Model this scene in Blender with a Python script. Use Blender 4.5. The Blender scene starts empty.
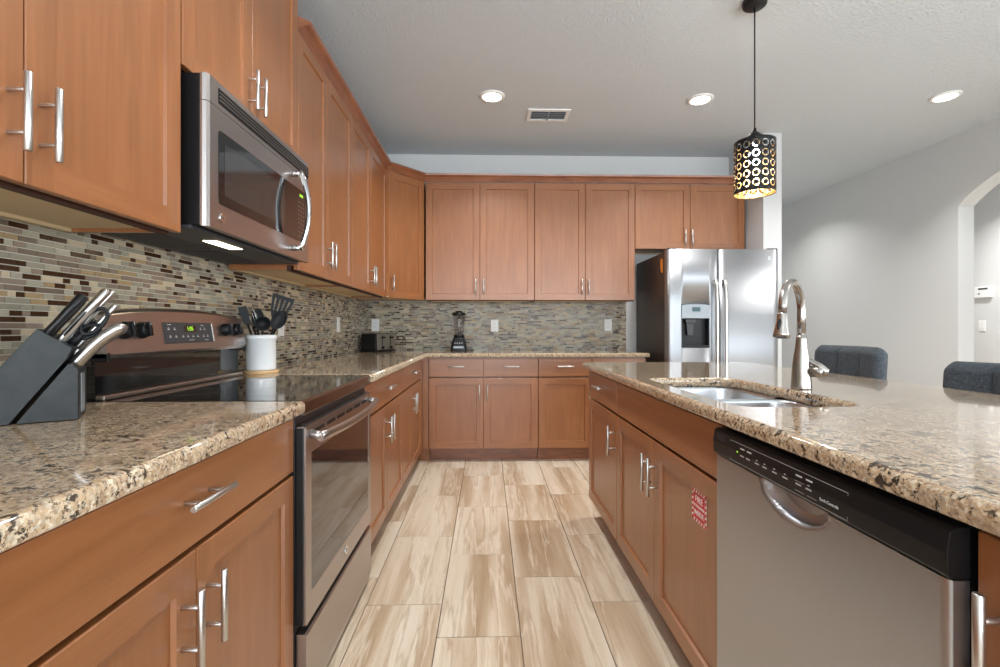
import bpy, bmesh, math, random
from mathutils import Vector, Matrix
random.seed(7)
PI = math.pi
SC = bpy.context.scene
COL = SC.collection

# ------------------------------------------------------------------ camera, world, light, exposure
CAM_H = 1.1108
cd = bpy.data.cameras.new('camera'); cam = bpy.data.objects.new('camera', cd); COL.objects.link(cam)
cd.sensor_width = 36; cd.lens = 478.1/1000*36; cd.shift_y = -4.3/1000; cd.clip_start = .02
cam.location = (0, 0, CAM_H); cam.rotation_euler = (PI/2, 0, -0.0262)
SC.camera = cam

w = bpy.data.worlds.new('world'); SC.world = w; w.use_nodes = True
bg = w.node_tree.nodes['Background']; bg.inputs[0].default_value = (.80, .88, 1, 1); bg.inputs[1].default_value = 1.2
SC.view_settings.view_transform = 'Standard'; SC.view_settings.look = 'None'
SC.view_settings.gamma = 1; SC.view_settings.use_curve_mapping = False
SC.view_settings.exposure = -0.17

def area(name, loc, rot, sx, sy, power, col=(1, 1, 1), shape='RECTANGLE', parent=None, spread=None):
    l = bpy.data.lights.new(name, 'AREA'); l.shape = shape; l.size = sx; l.size_y = sy
    l.energy = power; l.color = col
    if spread: l.spread = math.radians(spread)
    o = bpy.data.objects.new(name, l); o.location = loc; o.rotation_euler = rot
    COL.objects.link(o); o.parent = parent
    return o
LAMP_W = 17
DAY_W = 262
# daylight through the sliding glass door behind the camera and the window beside it
area('daylight_patio', (2.05, -3.66, 1.10), (PI/2+.55, 0, 0), 2.9, 2.0, DAY_W, (.88, .95, 1))
area('daylight_window', (-.35, -3.66, 1.45), (PI/2+.55, 0, 0), 1.1, 1.2, DAY_W*.42, (.88, .95, 1))
area('fill_dining', (4.42, -.6, 1.5), (PI/2+.45, 0, PI/2), 2.4, 1.4, DAY_W*.55, (.88, .95, 1))  # added fill lamp outside an unseen window in the right wall

# ------------------------------------------------------------------ materials
def srgb(r, g, b):
    f = lambda c: (c/255/12.92 if c/255 <= .04045 else ((c/255+.055)/1.055)**2.4)
    return (f(r), f(g), f(b), 1)
class N:
    """tiny node helper"""
    def __init__(s, name):
        s.m = bpy.data.materials.new(name); s.m.use_nodes = True
        s.t = s.m.node_tree; s.b = s.t.nodes['Principled BSDF']; s.out = s.t.nodes['Material Output']
    def n(s, typ, **kw):
        x = s.t.nodes.new(typ)
        for k, v in kw.items():
            if k.startswith('_'): x.inputs[k[1:].replace('_', ' ')].default_value = v
            else: setattr(x, k, v)
        return x
    def l(s, a, b): s.t.links.new(a, b)
    def math(s, op, a, b=None, c=None):
        x = s.t.nodes.new('ShaderNodeMath'); x.operation = op
        for i, v in enumerate((a, b, c)):
            if v is None: continue
            if isinstance(v, (int, float)): x.inputs[i].default_value = v
            else: s.l(v, x.inputs[i])
        return x.outputs[0]
    def ramp(s, fac, stops, interp='LINEAR'):
        x = s.t.nodes.new('ShaderNodeValToRGB'); x.color_ramp.interpolation = interp
        e = x.color_ramp.elements
        while len(e) < len(stops): e.new(.5)
        for i, (p, c) in enumerate(stops): e[i].position = p; e[i].color = c
        s.l(fac, x.inputs[0]); return x.outputs[0]
    def mix(s, fac, a, b, mode='MIX'):
        x = s.t.nodes.new('ShaderNodeMix'); x.data_type = 'RGBA'; x.blend_type = mode
        for v, i in ((fac, 0), (a, 6), (b, 7)):
            if isinstance(v, (int, float)): x.inputs[i].default_value = v
            elif isinstance(v, tuple): x.inputs[i].default_value = v
            else: s.l(v, x.inputs[i])
        return x.outputs[2]
    def bump(s, h, strength, dist=.01):
        x = s.t.nodes.new('ShaderNodeBump'); x.inputs['Strength'].default_value = strength; x.inputs['Distance'].default_value = dist
        s.l(h, x.inputs['Height']); s.l(x.outputs[0], s.b.inputs['Normal'])
    def noise(s, vec, scale, detail=4, rough=.55, dist=0.0):
        x = s.t.nodes.new('ShaderNodeTexNoise'); x.inputs['Scale'].default_value = scale
        x.inputs['Detail'].default_value = detail; x.inputs['Roughness'].default_value = rough; x.inputs['Distortion'].default_value = dist
        if vec is not None: s.l(vec, x.inputs['Vector'])
        return x.outputs['Fac']
    def coords(s, scale=(1, 1, 1), rnd=False, kind='Object'):
        tc = s.n('ShaderNodeTexCoord'); mp = s.n('ShaderNodeMapping'); mp.inputs['Scale'].default_value = scale
        s.l(tc.outputs[kind], mp.inputs[0])
        if rnd:
            oi = s.n('ShaderNodeObjectInfo'); mu = s.n('ShaderNodeVectorMath'); mu.operation = 'ADD'
            m2 = s.math('MULTIPLY', oi.outputs['Random'], 37.0)
            s.l(mp.outputs[0], mu.inputs[0]); s.l(m2, mu.inputs[1]); return mu.outputs[0]
        return mp.outputs[0]
def plain(name, col, rough=.5, metal=0.0, coat=0.0, **kw):
    k = N(name); b = k.b; b.inputs['Base Color'].default_value = col
    b.inputs['Roughness'].default_value = rough; b.inputs['Metallic'].default_value = metal
    b.inputs['Coat Weight'].default_value = coat; b.inputs['Coat Roughness'].default_value = .06
    for a, v in kw.items(): b.inputs[a.replace('_', ' ')].default_value = v
    return k.m
def glow(name, col, strength):
    k = N(name); b = k.b; b.inputs['Base Color'].default_value = (0, 0, 0, 1)
    b.inputs['Emission Color'].default_value = col; b.inputs['Emission Strength'].default_value = strength
    return k.m
def wood(name, scale, base=(148, 93, 53), dark=(140, 86, 47), light=(156, 101, 60), rough=.34):
    k = N(name); v = k.coords(scale, True)
    a = k.noise(v, 2.2, 5, .6, .35); c = k.coords(tuple(x*.35+1.2 for x in scale), True); big = k.noise(c, 1.6, 2, .5)
    col = k.ramp(a, [(.30, srgb(*dark)), (.50, srgb(*base)), (.72, srgb(*light))])
    bl = k.ramp(big, [(.3, (.90, .89, .88, 1)), (.7, (1.07, 1.07, 1.07, 1))])
    k.l(k.mix(.85, col, bl, 'MULTIPLY'), k.b.inputs['Base Color'])
    k.b.inputs['Roughness'].default_value = rough
    k.b.inputs['Coat Weight'].default_value = .65; k.b.inputs['Coat Roughness'].default_value = .34
    k.bump(a, .03, .002)
    return k.m
M = {}
M['wood_v'] = wood('stained_maple_upright', (26, 26, 1.6))
M['wood_h'] = wood('stained_maple_level', (1.6, 26, 26))
M['cream'] = plain('cream_melamine', srgb(206, 184, 146), .55)
M['gap'] = plain('shadow_brown', srgb(60, 32, 18), .6)  # wood brown darkened: shade under the wall cabinets put into the rail colour
M['trimwood'] = wood('crown_maple', (3, 3, 14), (134, 78, 48), (108, 60, 36), (152, 94, 60))
M['nickel'] = plain('brushed_nickel', srgb(205, 203, 200), .33, 1.0)
M['faucet'] = plain('faucet_satin_nickel', srgb(176, 170, 165), .24, 1.0)
M['chrome'] = plain('polished_chrome', srgb(220, 220, 222), .10, 1.0)
M['white'] = plain('white_plastic', srgb(232, 232, 230), .4)
M['black_gloss'] = plain('black_glass', (.006, .006, .007, 1), .045, 0, .5)
M['black'] = plain('black_plastic', (.009, .009, .010, 1), .35, Specular_IOR_Level=.3)
M['black_soft'] = plain('black_nylon', (.010, .011, .013, 1), .5, Specular_IOR_Level=.25)
M['darkgrey'] = plain('dark_grey_plastic', (.05, .05, .055, 1), .45)
M['grey'] = plain('grey_plastic', srgb(140, 146, 150), .35, .3)
M['legend'] = plain('printed_grey_legend', srgb(190, 190, 190), .5)
M['legend_dim'] = plain('dim_grey_legend', srgb(105, 100, 98), .5)
M['red'] = plain('red_vinyl', srgb(196, 30, 40), .4)
M['orange'] = plain('orange_paper', srgb(225, 140, 50), .6)
M['ceramic'] = plain('white_glazed_ceramic', srgb(226, 228, 230), .12, 0, .5)
M['lightwood'] = plain('pale_bamboo', srgb(205, 168, 120), .5)
M['iron_side'] = plain('dark_bronze_enamel', srgb(52, 42, 38), .4)
M['green_led'] = glow('green_led', (.45, 1, .05, 1), 1.2)
M['blue_led'] = glow('dim_teal_lcd', (.10, .22, .24, 1), .7)
M['gold'] = plain('gold_lining', srgb(232, 202, 145), .35, 1.0)
M['lamp_white'] = glow('downlight_lens', (1, .985, .96, 1), 9)
M['bulb'] = glow('bulb_cool_white', (.95, .98, 1, 1), 12)
M['hood_glow'] = glow('hood_lens', (1, .86, .62, 1), 5)

def steel(name, stretch, col=(196, 195, 193), rough=.27, wavy=0.0):
    k = N(name); v = k.coords(stretch); a = k.noise(v, 6, 3, .6)
    k.b.inputs['Metallic'].default_value = 1
    r = k.math('MULTIPLY_ADD', a, .12, rough-.06); k.l(r, k.b.inputs['Roughness'])
    k.b.inputs['Base Color'].default_value = srgb(*col)
    if wavy:
        wv = k.coords((1.6, 1, 5)); h = k.noise(wv, .9, 1, .4, .8); k.bump(h, wavy, .05)
    else: k.bump(a, .015, .001)
    return k.m
M['steel'] = steel('brushed_steel_level', (2, 60, 160))
M['steel_v'] = steel('brushed_steel_upright', (160, 60, 2), (186, 190, 196), .36)
M['steel_fridge'] = steel('fridge_steel', (160, 60, 2), (164, 166, 170), .44, .06)
M['steel_sink'] = steel('satin_sink_steel', (30, 30, 30), (205, 208, 212), .25)
M['steel_dark'] = steel('range_steel', (2, 60, 160), (182, 175, 172), .30)

def wallmat(name, col, sc, st):
    k = N(name); v = k.coords(); a = k.noise(v, sc, 3, .6)
    k.b.inputs['Base Color'].default_value = col; k.b.inputs['Roughness'].default_value = .75
    r = k.ramp(a, [(.42, (0, 0, 0, 1)), (.60, (1, 1, 1, 1))]); k.bump(r, st, .004)
    return k.m
M['wall'] = wallmat('painted_wall', srgb(205, 206, 206), 40, .05)
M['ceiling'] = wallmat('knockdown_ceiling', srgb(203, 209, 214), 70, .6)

def granite():
    k = N('speckled_granite'); v = k.coords()
    vo = k.n('ShaderNodeTexVoronoi', feature='F1'); vo.inputs['Scale'].default_value = 230; k.l(v, vo.inputs['Vector'])
    sep = k.n('ShaderNodeSeparateColor'); k.l(vo.outputs['Color'], sep.inputs[0])
    grains = k.ramp(sep.outputs[0], [(0, srgb(200, 176, 144)), (.30, srgb(178, 150, 118)), (.55, srgb(216, 202, 178)), (.80, srgb(146, 118, 92)), (1, srgb(190, 178, 158))])
    n1 = k.noise(v, 75, 5, .7, .4); n2 = k.noise(v, 16, 4, .6, 1.0); n3 = k.noise(v, 150, 3, .7)
    sm = k.math('ADD', k.math('MULTIPLY', n1, .75), k.math('MULTIPLY', n2, .25))
    blot = k.ramp(sm, [(.425, (1, 1, 1, 1)), (.465, (0, 0, 0, 1))])
    brown = k.ramp(n2, [(.48, (0, 0, 0, 1)), (.66, (1, 1, 1, 1))])
    c = k.mix(k.math('MULTIPLY', brown, .50), grains, srgb(126, 98, 74))
    c = k.mix(k.math('MULTIPLY', blot, .93), c, srgb(44, 36, 32))
    fl = k.ramp(n3, [(.34, (1, 1, 1, 1)), (.40, (0, 0, 0, 1))])
    c = k.mix(k.math('MULTIPLY', fl, .7), c, srgb(70, 58, 50))
    k.l(c, k.b.inputs['Base Color']); k.b.inputs['Roughness'].default_value = .09
    k.b.inputs['Coat Weight'].default_value = .5; k.b.inputs['Coat Roughness'].default_value = .03
    return k.m
M['granite'] = granite()

def mosaic_mat():
    k = N('mosaic_strip_tile'); a = k.n('ShaderNodeAttribute', attribute_name='tint'); v = k.coords()
    nz = k.noise(v, 160, 3, .6)
    f = k.ramp(nz, [(.3, (.88, .88, .88, 1)), (.7, (1.1, 1.1, 1.1, 1))])
    k.l(k.mix(.8, a.outputs['Color'], f, 'MULTIPLY'), k.b.inputs['Base Color'])
    k.l(k.math('MULTIPLY_ADD', a.outputs['Alpha'], .35, .22), k.b.inputs['Roughness']); k.b.inputs['Specular IOR Level'].default_value = .25
    return k.m
M['mosaic'] = mosaic_mat()
M['grout'] = plain('pale_grout', srgb(190, 184, 168), .9)
M['floor_grout'] = plain('floor_grout', srgb(112, 98, 82), .9)

def floor_mat():
    k = N('vein_cut_travertine'); at = k.n('ShaderNodeAttribute', attribute_name='tint')
    tc = k.n('ShaderNodeTexCoord'); mp = k.n('ShaderNodeMapping'); mp.inputs['Scale'].default_value = (1, .075, 1)
    k.l(tc.outputs['Object'], mp.inputs[0])
    off = k.n('ShaderNodeVectorMath', operation='MULTIPLY_ADD'); k.l(at.outputs['Color'], off.inputs[0])
    off.inputs[1].default_value = (23, 31, 47); k.l(mp.outputs[0], off.inputs[2])
    warp = k.noise(off.outputs[0], 5, 2, .5)
    wv = k.n('ShaderNodeVectorMath', operation='MULTIPLY_ADD'); cmb = k.n('ShaderNodeCombineXYZ')
    k.l(warp, cmb.inputs[0]); k.l(cmb.outputs[0], wv.inputs[0]); wv.inputs[1].default_value = (.09, 0, 0); k.l(off.outputs[0], wv.inputs[2])
    bands = k.noise(wv.outputs[0], 7, 4, .55, 0); fine = k.noise(wv.outputs[0], 38, 5, .7, 0)
    s = k.math('ADD', k.math('MULTIPLY', bands, .85), k.math('MULTIPLY', fine, .15))
    col = k.ramp(s, [(.36, srgb(170, 146, 118)), (.46, srgb(190, 170, 145)), (.53, srgb(208, 193, 172)), (.64, srgb(218, 206, 188))])
    vn = k.noise(wv.outputs[0], 6, 5, .6, 0); r1 = k.math('ABSOLUTE', k.math('SUBTRACT', vn, .5)); r2 = k.math('ABSOLUTE', k.math('SUBTRACT', vn, .535))
    lb = k.ramp(r1, [(0, (1, 1, 1, 1)), (.022, (0, 0, 0, 1))]); lw = k.ramp(r2, [(0, (1, 1, 1, 1)), (.016, (0, 0, 0, 1))])
    col = k.mix(k.math('MULTIPLY', lb, .38), col, srgb(152, 124, 94)); col = k.mix(k.math('MULTIPLY', lw, .5), col, srgb(226, 215, 198))
    pit = k.noise(k.coords((1, .5, 1)), 70, 4, .7)
    pr = k.ramp(pit, [(.32, (.80, .76, .70, 1)), (.40, (1, 1, 1, 1))])
    k.l(k.mix(.7, col, pr, 'MULTIPLY'), k.b.inputs['Base Color'])
    k.b.inputs['Roughness'].default_value = .30
    return k.m
M['floor'] = floor_mat()

def fabric():
    k = N('blue_grey_linen'); a = k.noise(k.coords((1, 1, 14)), 46, 3, .7); b = k.noise(k.coords((14, 14, 1)), 46, 3, .7)
    s = k.math('MULTIPLY', k.math('ADD', a, b), .5)
    k.l(k.ramp(s, [(.38, srgb(38, 44, 51)), (.52, srgb(66, 73, 80)), (.64, srgb(100, 107, 112))]), k.b.inputs['Base Color'])
    k.b.inputs['Roughness'].default_value = .9; k.bump(s, .3, .002)
    return k.m
M['linen'] = fabric()
def stone():
    k = N('dark_painted_wood'); a = k.noise(k.coords((3, 3, 3)), 7, 4, .6)
    k.l(k.ramp(a, [(.35, (.007, .009, .010, 1)), (.7, (.022, .026, .028, 1))]), k.b.inputs['Base Color'])
    k.b.inputs['Roughness'].default_value = .45; k.b.inputs['Specular IOR Level'].default_value = .3
    return k.m
M['block'] = stone()
def thin_glass(name, tint, gloss):
    k = N(name); tr = k.n('ShaderNodeBsdfTransparent'); tr.inputs[0].default_value = tint
    gl = k.n('ShaderNodeBsdfGlossy'); gl.inputs['Roughness'].default_value = .03
    fr = k.n('ShaderNodeLayerWeight'); fr.inputs[0].default_value = .25; pw = k.math('POWER', fr.outputs['Facing'], 2.5)
    mx = k.n('ShaderNodeMixShader'); k.l(k.math('MULTIPLY_ADD', pw, gloss, .03), mx.inputs[0])
    k.l(tr.outputs[0], mx.inputs[1]); k.l(gl.outputs[0], mx.inputs[2]); k.l(mx.outputs[0], k.out.inputs[0])
    return k.m
M['glass'] = thin_glass('clear_pane', (.96, .97, .97, 1), .6)
M['jar'] = thin_glass('clear_jar', (.95, .955, .97, 1), .6)

# ------------------------------------------------------------------ geometry helpers (all in local metres)
def BM(): return bmesh.new()
def box(bm, x0, x1, y0, y1, z0, z1, bev=0, mi=0):
    vs = [bm.verts.new((x, y, z)) for x in (x0, x1) for y in (y0, y1) for z in (z0, z1)]
    fs = [bm.faces.new([vs[i] for i in q]) for q in ((0, 1, 3, 2), (4, 6, 7, 5), (0, 4, 5, 1), (2, 3, 7, 6), (0, 2, 6, 4), (1, 5, 7, 3))]
    for f in fs: f.material_index = mi
    if bev:
        es = {e for f in fs for e in f.edges}
        r = bmesh.ops.bevel(bm, geom=list(es), offset=bev, segments=2, profile=.6, affect='EDGES')
        for f in r['faces']: f.material_index = mi
    return fs
def ring(c, u, v, r, n, r2=None):
    r2 = r if r2 is None else r2
    return [c + u*(r*math.cos(2*PI*i/n)) + v*(r2*math.sin(2*PI*i/n)) for i in range(n)]
def sweep(bm, pts, rad, n=12, caps=True, flat=None, mi=0, up=None):
    """tube along pts; rad a number or a list; flat = ratio of second radius"""
    pts = [Vector(p) for p in pts]
    if isinstance(rad, (int, float)): rad = [rad]*len(pts)
    prev = None; rings = []
    for i, p in enumerate(pts):
        t = (pts[min(i+1, len(pts)-1)] - pts[max(i-1, 0)]).normalized()
        if prev is None:
            a = Vector(up) if up else (Vector((0, 0, 1)) if abs(t.z) < .9 else Vector((1, 0, 0)))
            u = (a - t*a.dot(t)).normalized()
        else: u = (prev - t*prev.dot(t)).normalized()
        prev = u; v = t.cross(u)
        fl = flat if flat else 1
        rings.append([bm.verts.new(q) for q in ring(p, u, v, rad[i], n, rad[i]*fl)])
    for a, b in zip(rings, rings[1:]):
        for i in range(n):
            f = bm.faces.new((a[i], a[(i+1) % n], b[(i+1) % n], b[i])); f.smooth = True; f.material_index = mi
    if caps:
        f = bm.faces.new(rings[0][::-1]); f.material_index = mi
        f = bm.faces.new(rings[-1]); f.material_index = mi
def cyl(bm, p0, p1, r, n=16, r1=None, mi=0):
    p0, p1 = Vector(p0), Vector(p1); d = (p1-p0); e = min(.0012, r*.2)
    k = e/max(d.length, 1e-6); r1 = r if r1 is None else r1
    if d.length > 4*e: sweep(bm, [p0, p0+d*k, p1-d*k, p1], [r-e, r, r1, r1-e], n, mi=mi)
    else: sweep(bm, [p0, p1], [r, r1], n, mi=mi)
def lathe(bm, prof, c=(0, 0, 0), n=32, mi=0, smooth=True):
    c = Vector(c); rings = []
    for r, z in prof:
        rings.append([bm.verts.new((c.x, c.y, c.z+z))] if r < 1e-6 else [bm.verts.new((c.x+r*math.cos(2*PI*i/n), c.y+r*math.sin(2*PI*i/n), c.z+z)) for i in range(n)])
    for a, b in zip(rings, rings[1:]):
        for i in range(n):
            j = (i+1) % n
            if len(a) == 1 and len(b) == 1: continue
            q = (a[0], b[j], b[i]) if len(a) == 1 else ((a[i], a[j], b[0]) if len(b) == 1 else (a[i], a[j], b[j], b[i]))
            f = bm.faces.new(q); f.smooth = smooth; f.material_index = mi
def prism(bm, poly, a0, a1, axis='y', bev=0, mi=0):
    """extrude a 2-D polygon along an axis. axis y: poly=(x,z); x: poly=(y,z); z: poly=(x,y)"""
    f3 = {'y': lambda p, a: (p[0], a, p[1]), 'x': lambda p, a: (a, p[0], p[1]), 'z': lambda p, a: (p[0], p[1], a)}[axis]
    A = [bm.verts.new(f3(p, a0)) for p in poly]; B = [bm.verts.new(f3(p, a1)) for p in poly]
    n = len(poly); fs = [bm.faces.new(A), bm.faces.new(B[::-1])]
    for i in range(n): fs.append(bm.faces.new((A[i], B[i], B[(i+1) % n], A[(i+1) % n])))
    for f in fs: f.material_index = mi
    if bev:
        es = {e for f in fs for e in f.edges}
        r = bmesh.ops.bevel(bm, geom=list(es), offset=bev, segments=2, profile=.6, affect='EDGES')
        for f in r['faces']: f.material_index = mi
    return fs
def rrect(x0, x1, y0, y1, r, n=6):
    out = []
    rr = r if isinstance(r, (list, tuple)) else [r]*4
    for (cx, cy, a), q in zip(((x1, y1, 0), (x0, y1, 1), (x0, y0, 2), (x1, y0, 3)), rr):
        sx = -1 if cx == x1 else 1; sy = -1 if cy == y1 else 1
        if q <= 0: out.append((cx, cy)); continue
        for i in range(n+1):
            t = (a + i/n)*PI/2; out.append((cx+sx*q+q*math.cos(t), cy+sy*q+q*math.sin(t)))
    return out
def obj(name, bm, mats, parent=None, loc=(0, 0, 0), rot=(0, 0, 0)):
    bmesh.ops.recalc_face_normals(bm, faces=bm.faces[:])
    me = bpy.data.meshes.new(name); bm.to_mesh(me); bm.free()
    for m in (mats if isinstance(mats, (list, tuple)) else [mats]): me.materials.append(M[m] if isinstance(m, str) else m)
    o = bpy.data.objects.new(name, me); COL.objects.link(o); o.parent = parent; o.location = loc; o.rotation_euler = rot
    return o
def tag(o, label=None, cat=None, group=None, kind=None):
    if label: o['label'] = label
    if cat: o['category'] = cat
    if group: o['group'] = group
    if kind: o['kind'] = kind
    return o
def thing(name, label, cat, loc=(0, 0, 0), rz=0, group=None):
    o = bpy.data.objects.new(name, None); o.empty_display_size = .05; COL.objects.link(o)
    o.location = loc; o.rotation_euler = (0, 0, rz); return tag(o, label, cat, group)
def struct(name, bm, mats, label=None, **kw): return tag(obj(name, bm, mats, **kw), label, kind='structure')
def copy_tree(o, parent=None):
    c = o.copy(); COL.objects.link(c)
    if parent is not None: c.parent = parent
    for ch in [x for x in bpy.data.objects if x.parent == o]: copy_tree(ch, c)
    return c
def text_mesh(s, size, mat, name, parent, loc, rot, align='CENTER', depth=.0004, xs=1.0):
    cu = bpy.data.curves.new(name, 'FONT'); cu.body = s; cu.size = size; cu.align_x = align; cu.align_y = 'CENTER'; cu.extrude = depth
    t = bpy.data.objects.new(name+'_src', cu); COL.objects.link(t)
    bpy.context.view_layer.update()
    me = bpy.data.meshes.new_from_object(t.evaluated_get(bpy.context.evaluated_depsgraph_get()))
    bpy.data.objects.remove(t); me.materials.clear(); me.materials.append(M[mat]); me.name = name
    o = bpy.data.objects.new(name, me); COL.objects.link(o); o.parent = parent; o.location = loc; o.rotation_euler = rot; o.scale = (xs, 1, 1)
    return o
def slab(bm, outer, holes, z0, z1, r=.012):
    """countertop: flat top and bottom, quarter-round edges on the outline and on the holes"""
    prof = [(r, z1)] + [(r-r*math.sin(t), z1-r+r*math.cos(t)) for t in (PI/8, PI/4, 3*PI/8, PI/2)] + [(0, z0+r*.5), (r*.15, z0+r*.15), (r*.5, z0)]
    tops, bots = [], []
    for k, poly in enumerate([outer]+holes):
        n = len(poly); ar = sum(poly[i][0]*poly[(i+1) % n][1]-poly[(i+1) % n][0]*poly[i][1] for i in range(n))
        if ar < 0: poly = poly[::-1]
        sg = -1 if k else 1; rings = []
        nr = []
        for i in range(n):
            p, a, b = Vector(poly[i]), Vector(poly[i-1]), Vector(poly[(i+1) % n])
            d1 = (p-a).normalized(); d2 = (b-p).normalized()
            n1 = Vector((-d1.y, d1.x)); n2 = Vector((-d2.y, d2.x)); m = (n1+n2)
            nr.append(m/max(m.dot(n1), .2))
        for off, z in prof: rings.append([bm.verts.new((poly[i][0]+nr[i].x*off*sg, poly[i][1]+nr[i].y*off*sg, z)) for i in range(n)])
        for a, b in zip(rings, rings[1:]):
            for i in range(n):
                f = bm.faces.new((a[i], a[(i+1) % n], b[(i+1) % n], b[i])); f.smooth = True
        tops.append(rings[0]); bots.append(rings[-1])
    for grp in (tops, bots):
        es = []
        for rg in grp:
            for i in range(len(rg)):
                e = bm.edges.get((rg[i], rg[(i+1) % len(rg)])); es.append(e)
        g = bmesh.ops.triangle_fill(bm, use_beauty=True, edges=es)
        for f in g['geom']:
            if isinstance(f, bmesh.types.BMFace): f.smooth = False

# ------------------------------------------------------------------ key planes of the room (from the photograph's perspective)
XW, YW, ZC = -1.148, 4.613, 2.79          # left wall, back wall, ceiling
XLB, XIS, YBB = -.538, .604, 3.993         # cabinet fronts: left bases, island, back bases
XLU, YBU = -.83, 4.283                     # upper cabinet fronts
ZT = .912                                  # worktop

# ------------------------------------------------------------------ room shell
XR, YF, YR = 4.05, 6.6, -3.5
bm = BM(); box(bm, XW-.12, XW, YR, YW+.12, 0, ZC); struct('wall_left', bm, 'wall')
bm = BM(); box(bm, XW, 2.36, YW, YW+.12, 0, ZC); struct('wall_back', bm, 'wall')
bm = BM(); box(bm, 2.36, 2.52, 4.03, YF, 0, ZC, .004); struct('wall_wing', bm, 'wall')
bm = BM(); box(bm, 2.52, 5.45, YF, YF+.1, 0, ZC); struct('wall_far', bm, 'wall')
# right wall with an eased arch opening
poly = [(YR, 0), (2.65, 0), (2.65, 2.16)]
for i in range(1, 24):
    y = 2.65 + 1.36*i/24; d = abs(y-3.33); y_ = y
    poly.append((y, 2.17+.25-1.05+math.sqrt(max(1.05**2-d*d, 0)) if d < .68 else 2.17))
poly += [(4.01, 2.17), (4.01, 0), (YF, 0), (YF, ZC), (YR, ZC)]
q0 = [p for p in poly if p[0] >= .7] ; poly = [(.7, 0)] + q0[:-1] + [(YF, ZC), (.7, ZC)] if False else [(.7, 0)] + [p for p in poly[1:-1]] + [(.7, ZC)]
bm = BM(); prism(bm, poly, XR, XR+.14, 'x'); box(bm, XR, XR+.14, YR, -1.9, 0, ZC); box(bm, XR, XR+.14, -1.9, .7, 0, .85); box(bm, XR, XR+.14, -1.9, .7, 2.2, ZC); struct('wall_right', bm, 'wall')
bm = BM(); box(bm, 5.35, 5.45, 1.6, YF, 0, ZC); box(bm, XR+.14, 5.35, 1.5, 1.6, 0, ZC); struct('wall_hallway', bm, 'wall')
# rear wall behind the camera with a patio door and a window
bm = BM()
for a in ((XW-.12, -.9, 0, ZC), (-.9, .2, 0, .85), (-.9, .2, 2.05, ZC), (.2, .6, 0, ZC), (.6, 3.5, 2.1, ZC), (3.5, XR+.14, 0, ZC)):
    box(bm, a[0], a[1], YR-.1, YR, a[2], a[3])
struct('wall_rear', bm, 'wall')
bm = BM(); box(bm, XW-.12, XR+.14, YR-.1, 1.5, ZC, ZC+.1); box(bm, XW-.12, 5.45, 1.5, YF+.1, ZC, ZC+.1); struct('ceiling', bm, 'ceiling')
def window(name, x0, x1, z0, z1, nm):
    bm = BM()
    for a in ((x0, x0+.05, z0, z1), (x1-.05, x1, z0, z1), (x0+.05, x1-.05, z0, z0+.05), (x0+.05, x1-.05, z1-.05, z1), ((x0+x1)/2-.03, (x0+x1)/2+.03, z0+.05, z1-.05)):
        box(bm, a[0], a[1], YR-.08, YR-.02, a[2], a[3], .004)
    o = struct(name, bm, 'white')
    bm = BM(); box(bm, x0+.05, x1-.05, YR-.055, YR-.048, z0+.05, z1-.05); g = obj('pane', bm, 'glass', o)
    return o
window('door_1', .6, 3.5, 0, 2.1, 'door'); window('window_1', -.9, .2, .85, 2.05, 'window')
bm = BM()
for a in ((-1.9, -1.85, .85, 2.2), (.65, .7, .85, 2.2), (-1.85, .65, .85, .9), (-1.85, .65, 2.15, 2.2), (-.63, -.57, .9, 2.15)): box(bm, XR+.03, XR+.09, a[0], a[1], a[2], a[3], .004)
o = struct('window_added', bm, 'white')  # unseen window, added so fill light can enter from the right
bm = BM(); box(bm, XR+.055, XR+.062, -1.85, .65, .9, 2.15); obj('pane', bm, 'glass', o)
# floor: staggered long tiles over a grout bed
bm = BM(); box(bm, XW-.12, 5.45, YR-.1, YF+.1, -.06, -.004); struct('floor_base', bm, 'floor_grout')
bm = BM(); lay = bm.loops.layers.float_color.new('tint')
TW, TL, G = .3043, .633, .0018
rng = random.Random(3)
x = -.488 - 3*TW; ci = -3
offs = {0: 1.938, 1: 1.728, 2: 2.140, 3: 1.938, -1: 2.15}
while x < 5.45:
    o = offs.get(ci, 1.728 + .211*((ci*2) % 3)); y = o - 12*TL
    while y < YF:
        tint = (rng.random(), rng.random(), rng.random(), 1)
        x0, x1 = max(x, XW)+G, min(x+TW, 5.45)-G; y0, y1 = y+G, y+TL-G
        if x1 > x0+.01 and y1 > YR:
            y0 = max(y0, YR)
            c = .0012
            lo = [bm.verts.new(p) for p in ((x0, y0, -.004), (x1, y0, -.004), (x1, y1, -.004), (x0, y1, -.004))]
            md = [bm.verts.new(p) for p in ((x0, y0, -c), (x1, y0, -c), (x1, y1, -c), (x0, y1, -c))]
            hi = [bm.verts.new(p) for p in ((x0+c, y0+c, 0), (x1-c, y0+c, 0), (x1-c, y1-c, 0), (x0+c, y1-c, 0))]
            fs = [bm.faces.new(hi)]
            for a, b in ((lo, md), (md, hi)):
                for i in range(4): fs.append(bm.faces.new((a[i], a[(i+1) % 4], b[(i+1) % 4], b[i])))
            for f in fs:
                for l in f.loops: l[lay] = tint
        y += TL
    x += TW; ci += 1
struct('floor', bm, 'floor')
bm = BM()
for a in ((XR-.012, XR, 4.01, YF), (XR-.012, XR, YR, 2.65)): box(bm, *a, 0, .10, .003)
struct('baseboard_right', bm, 'white')

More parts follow.
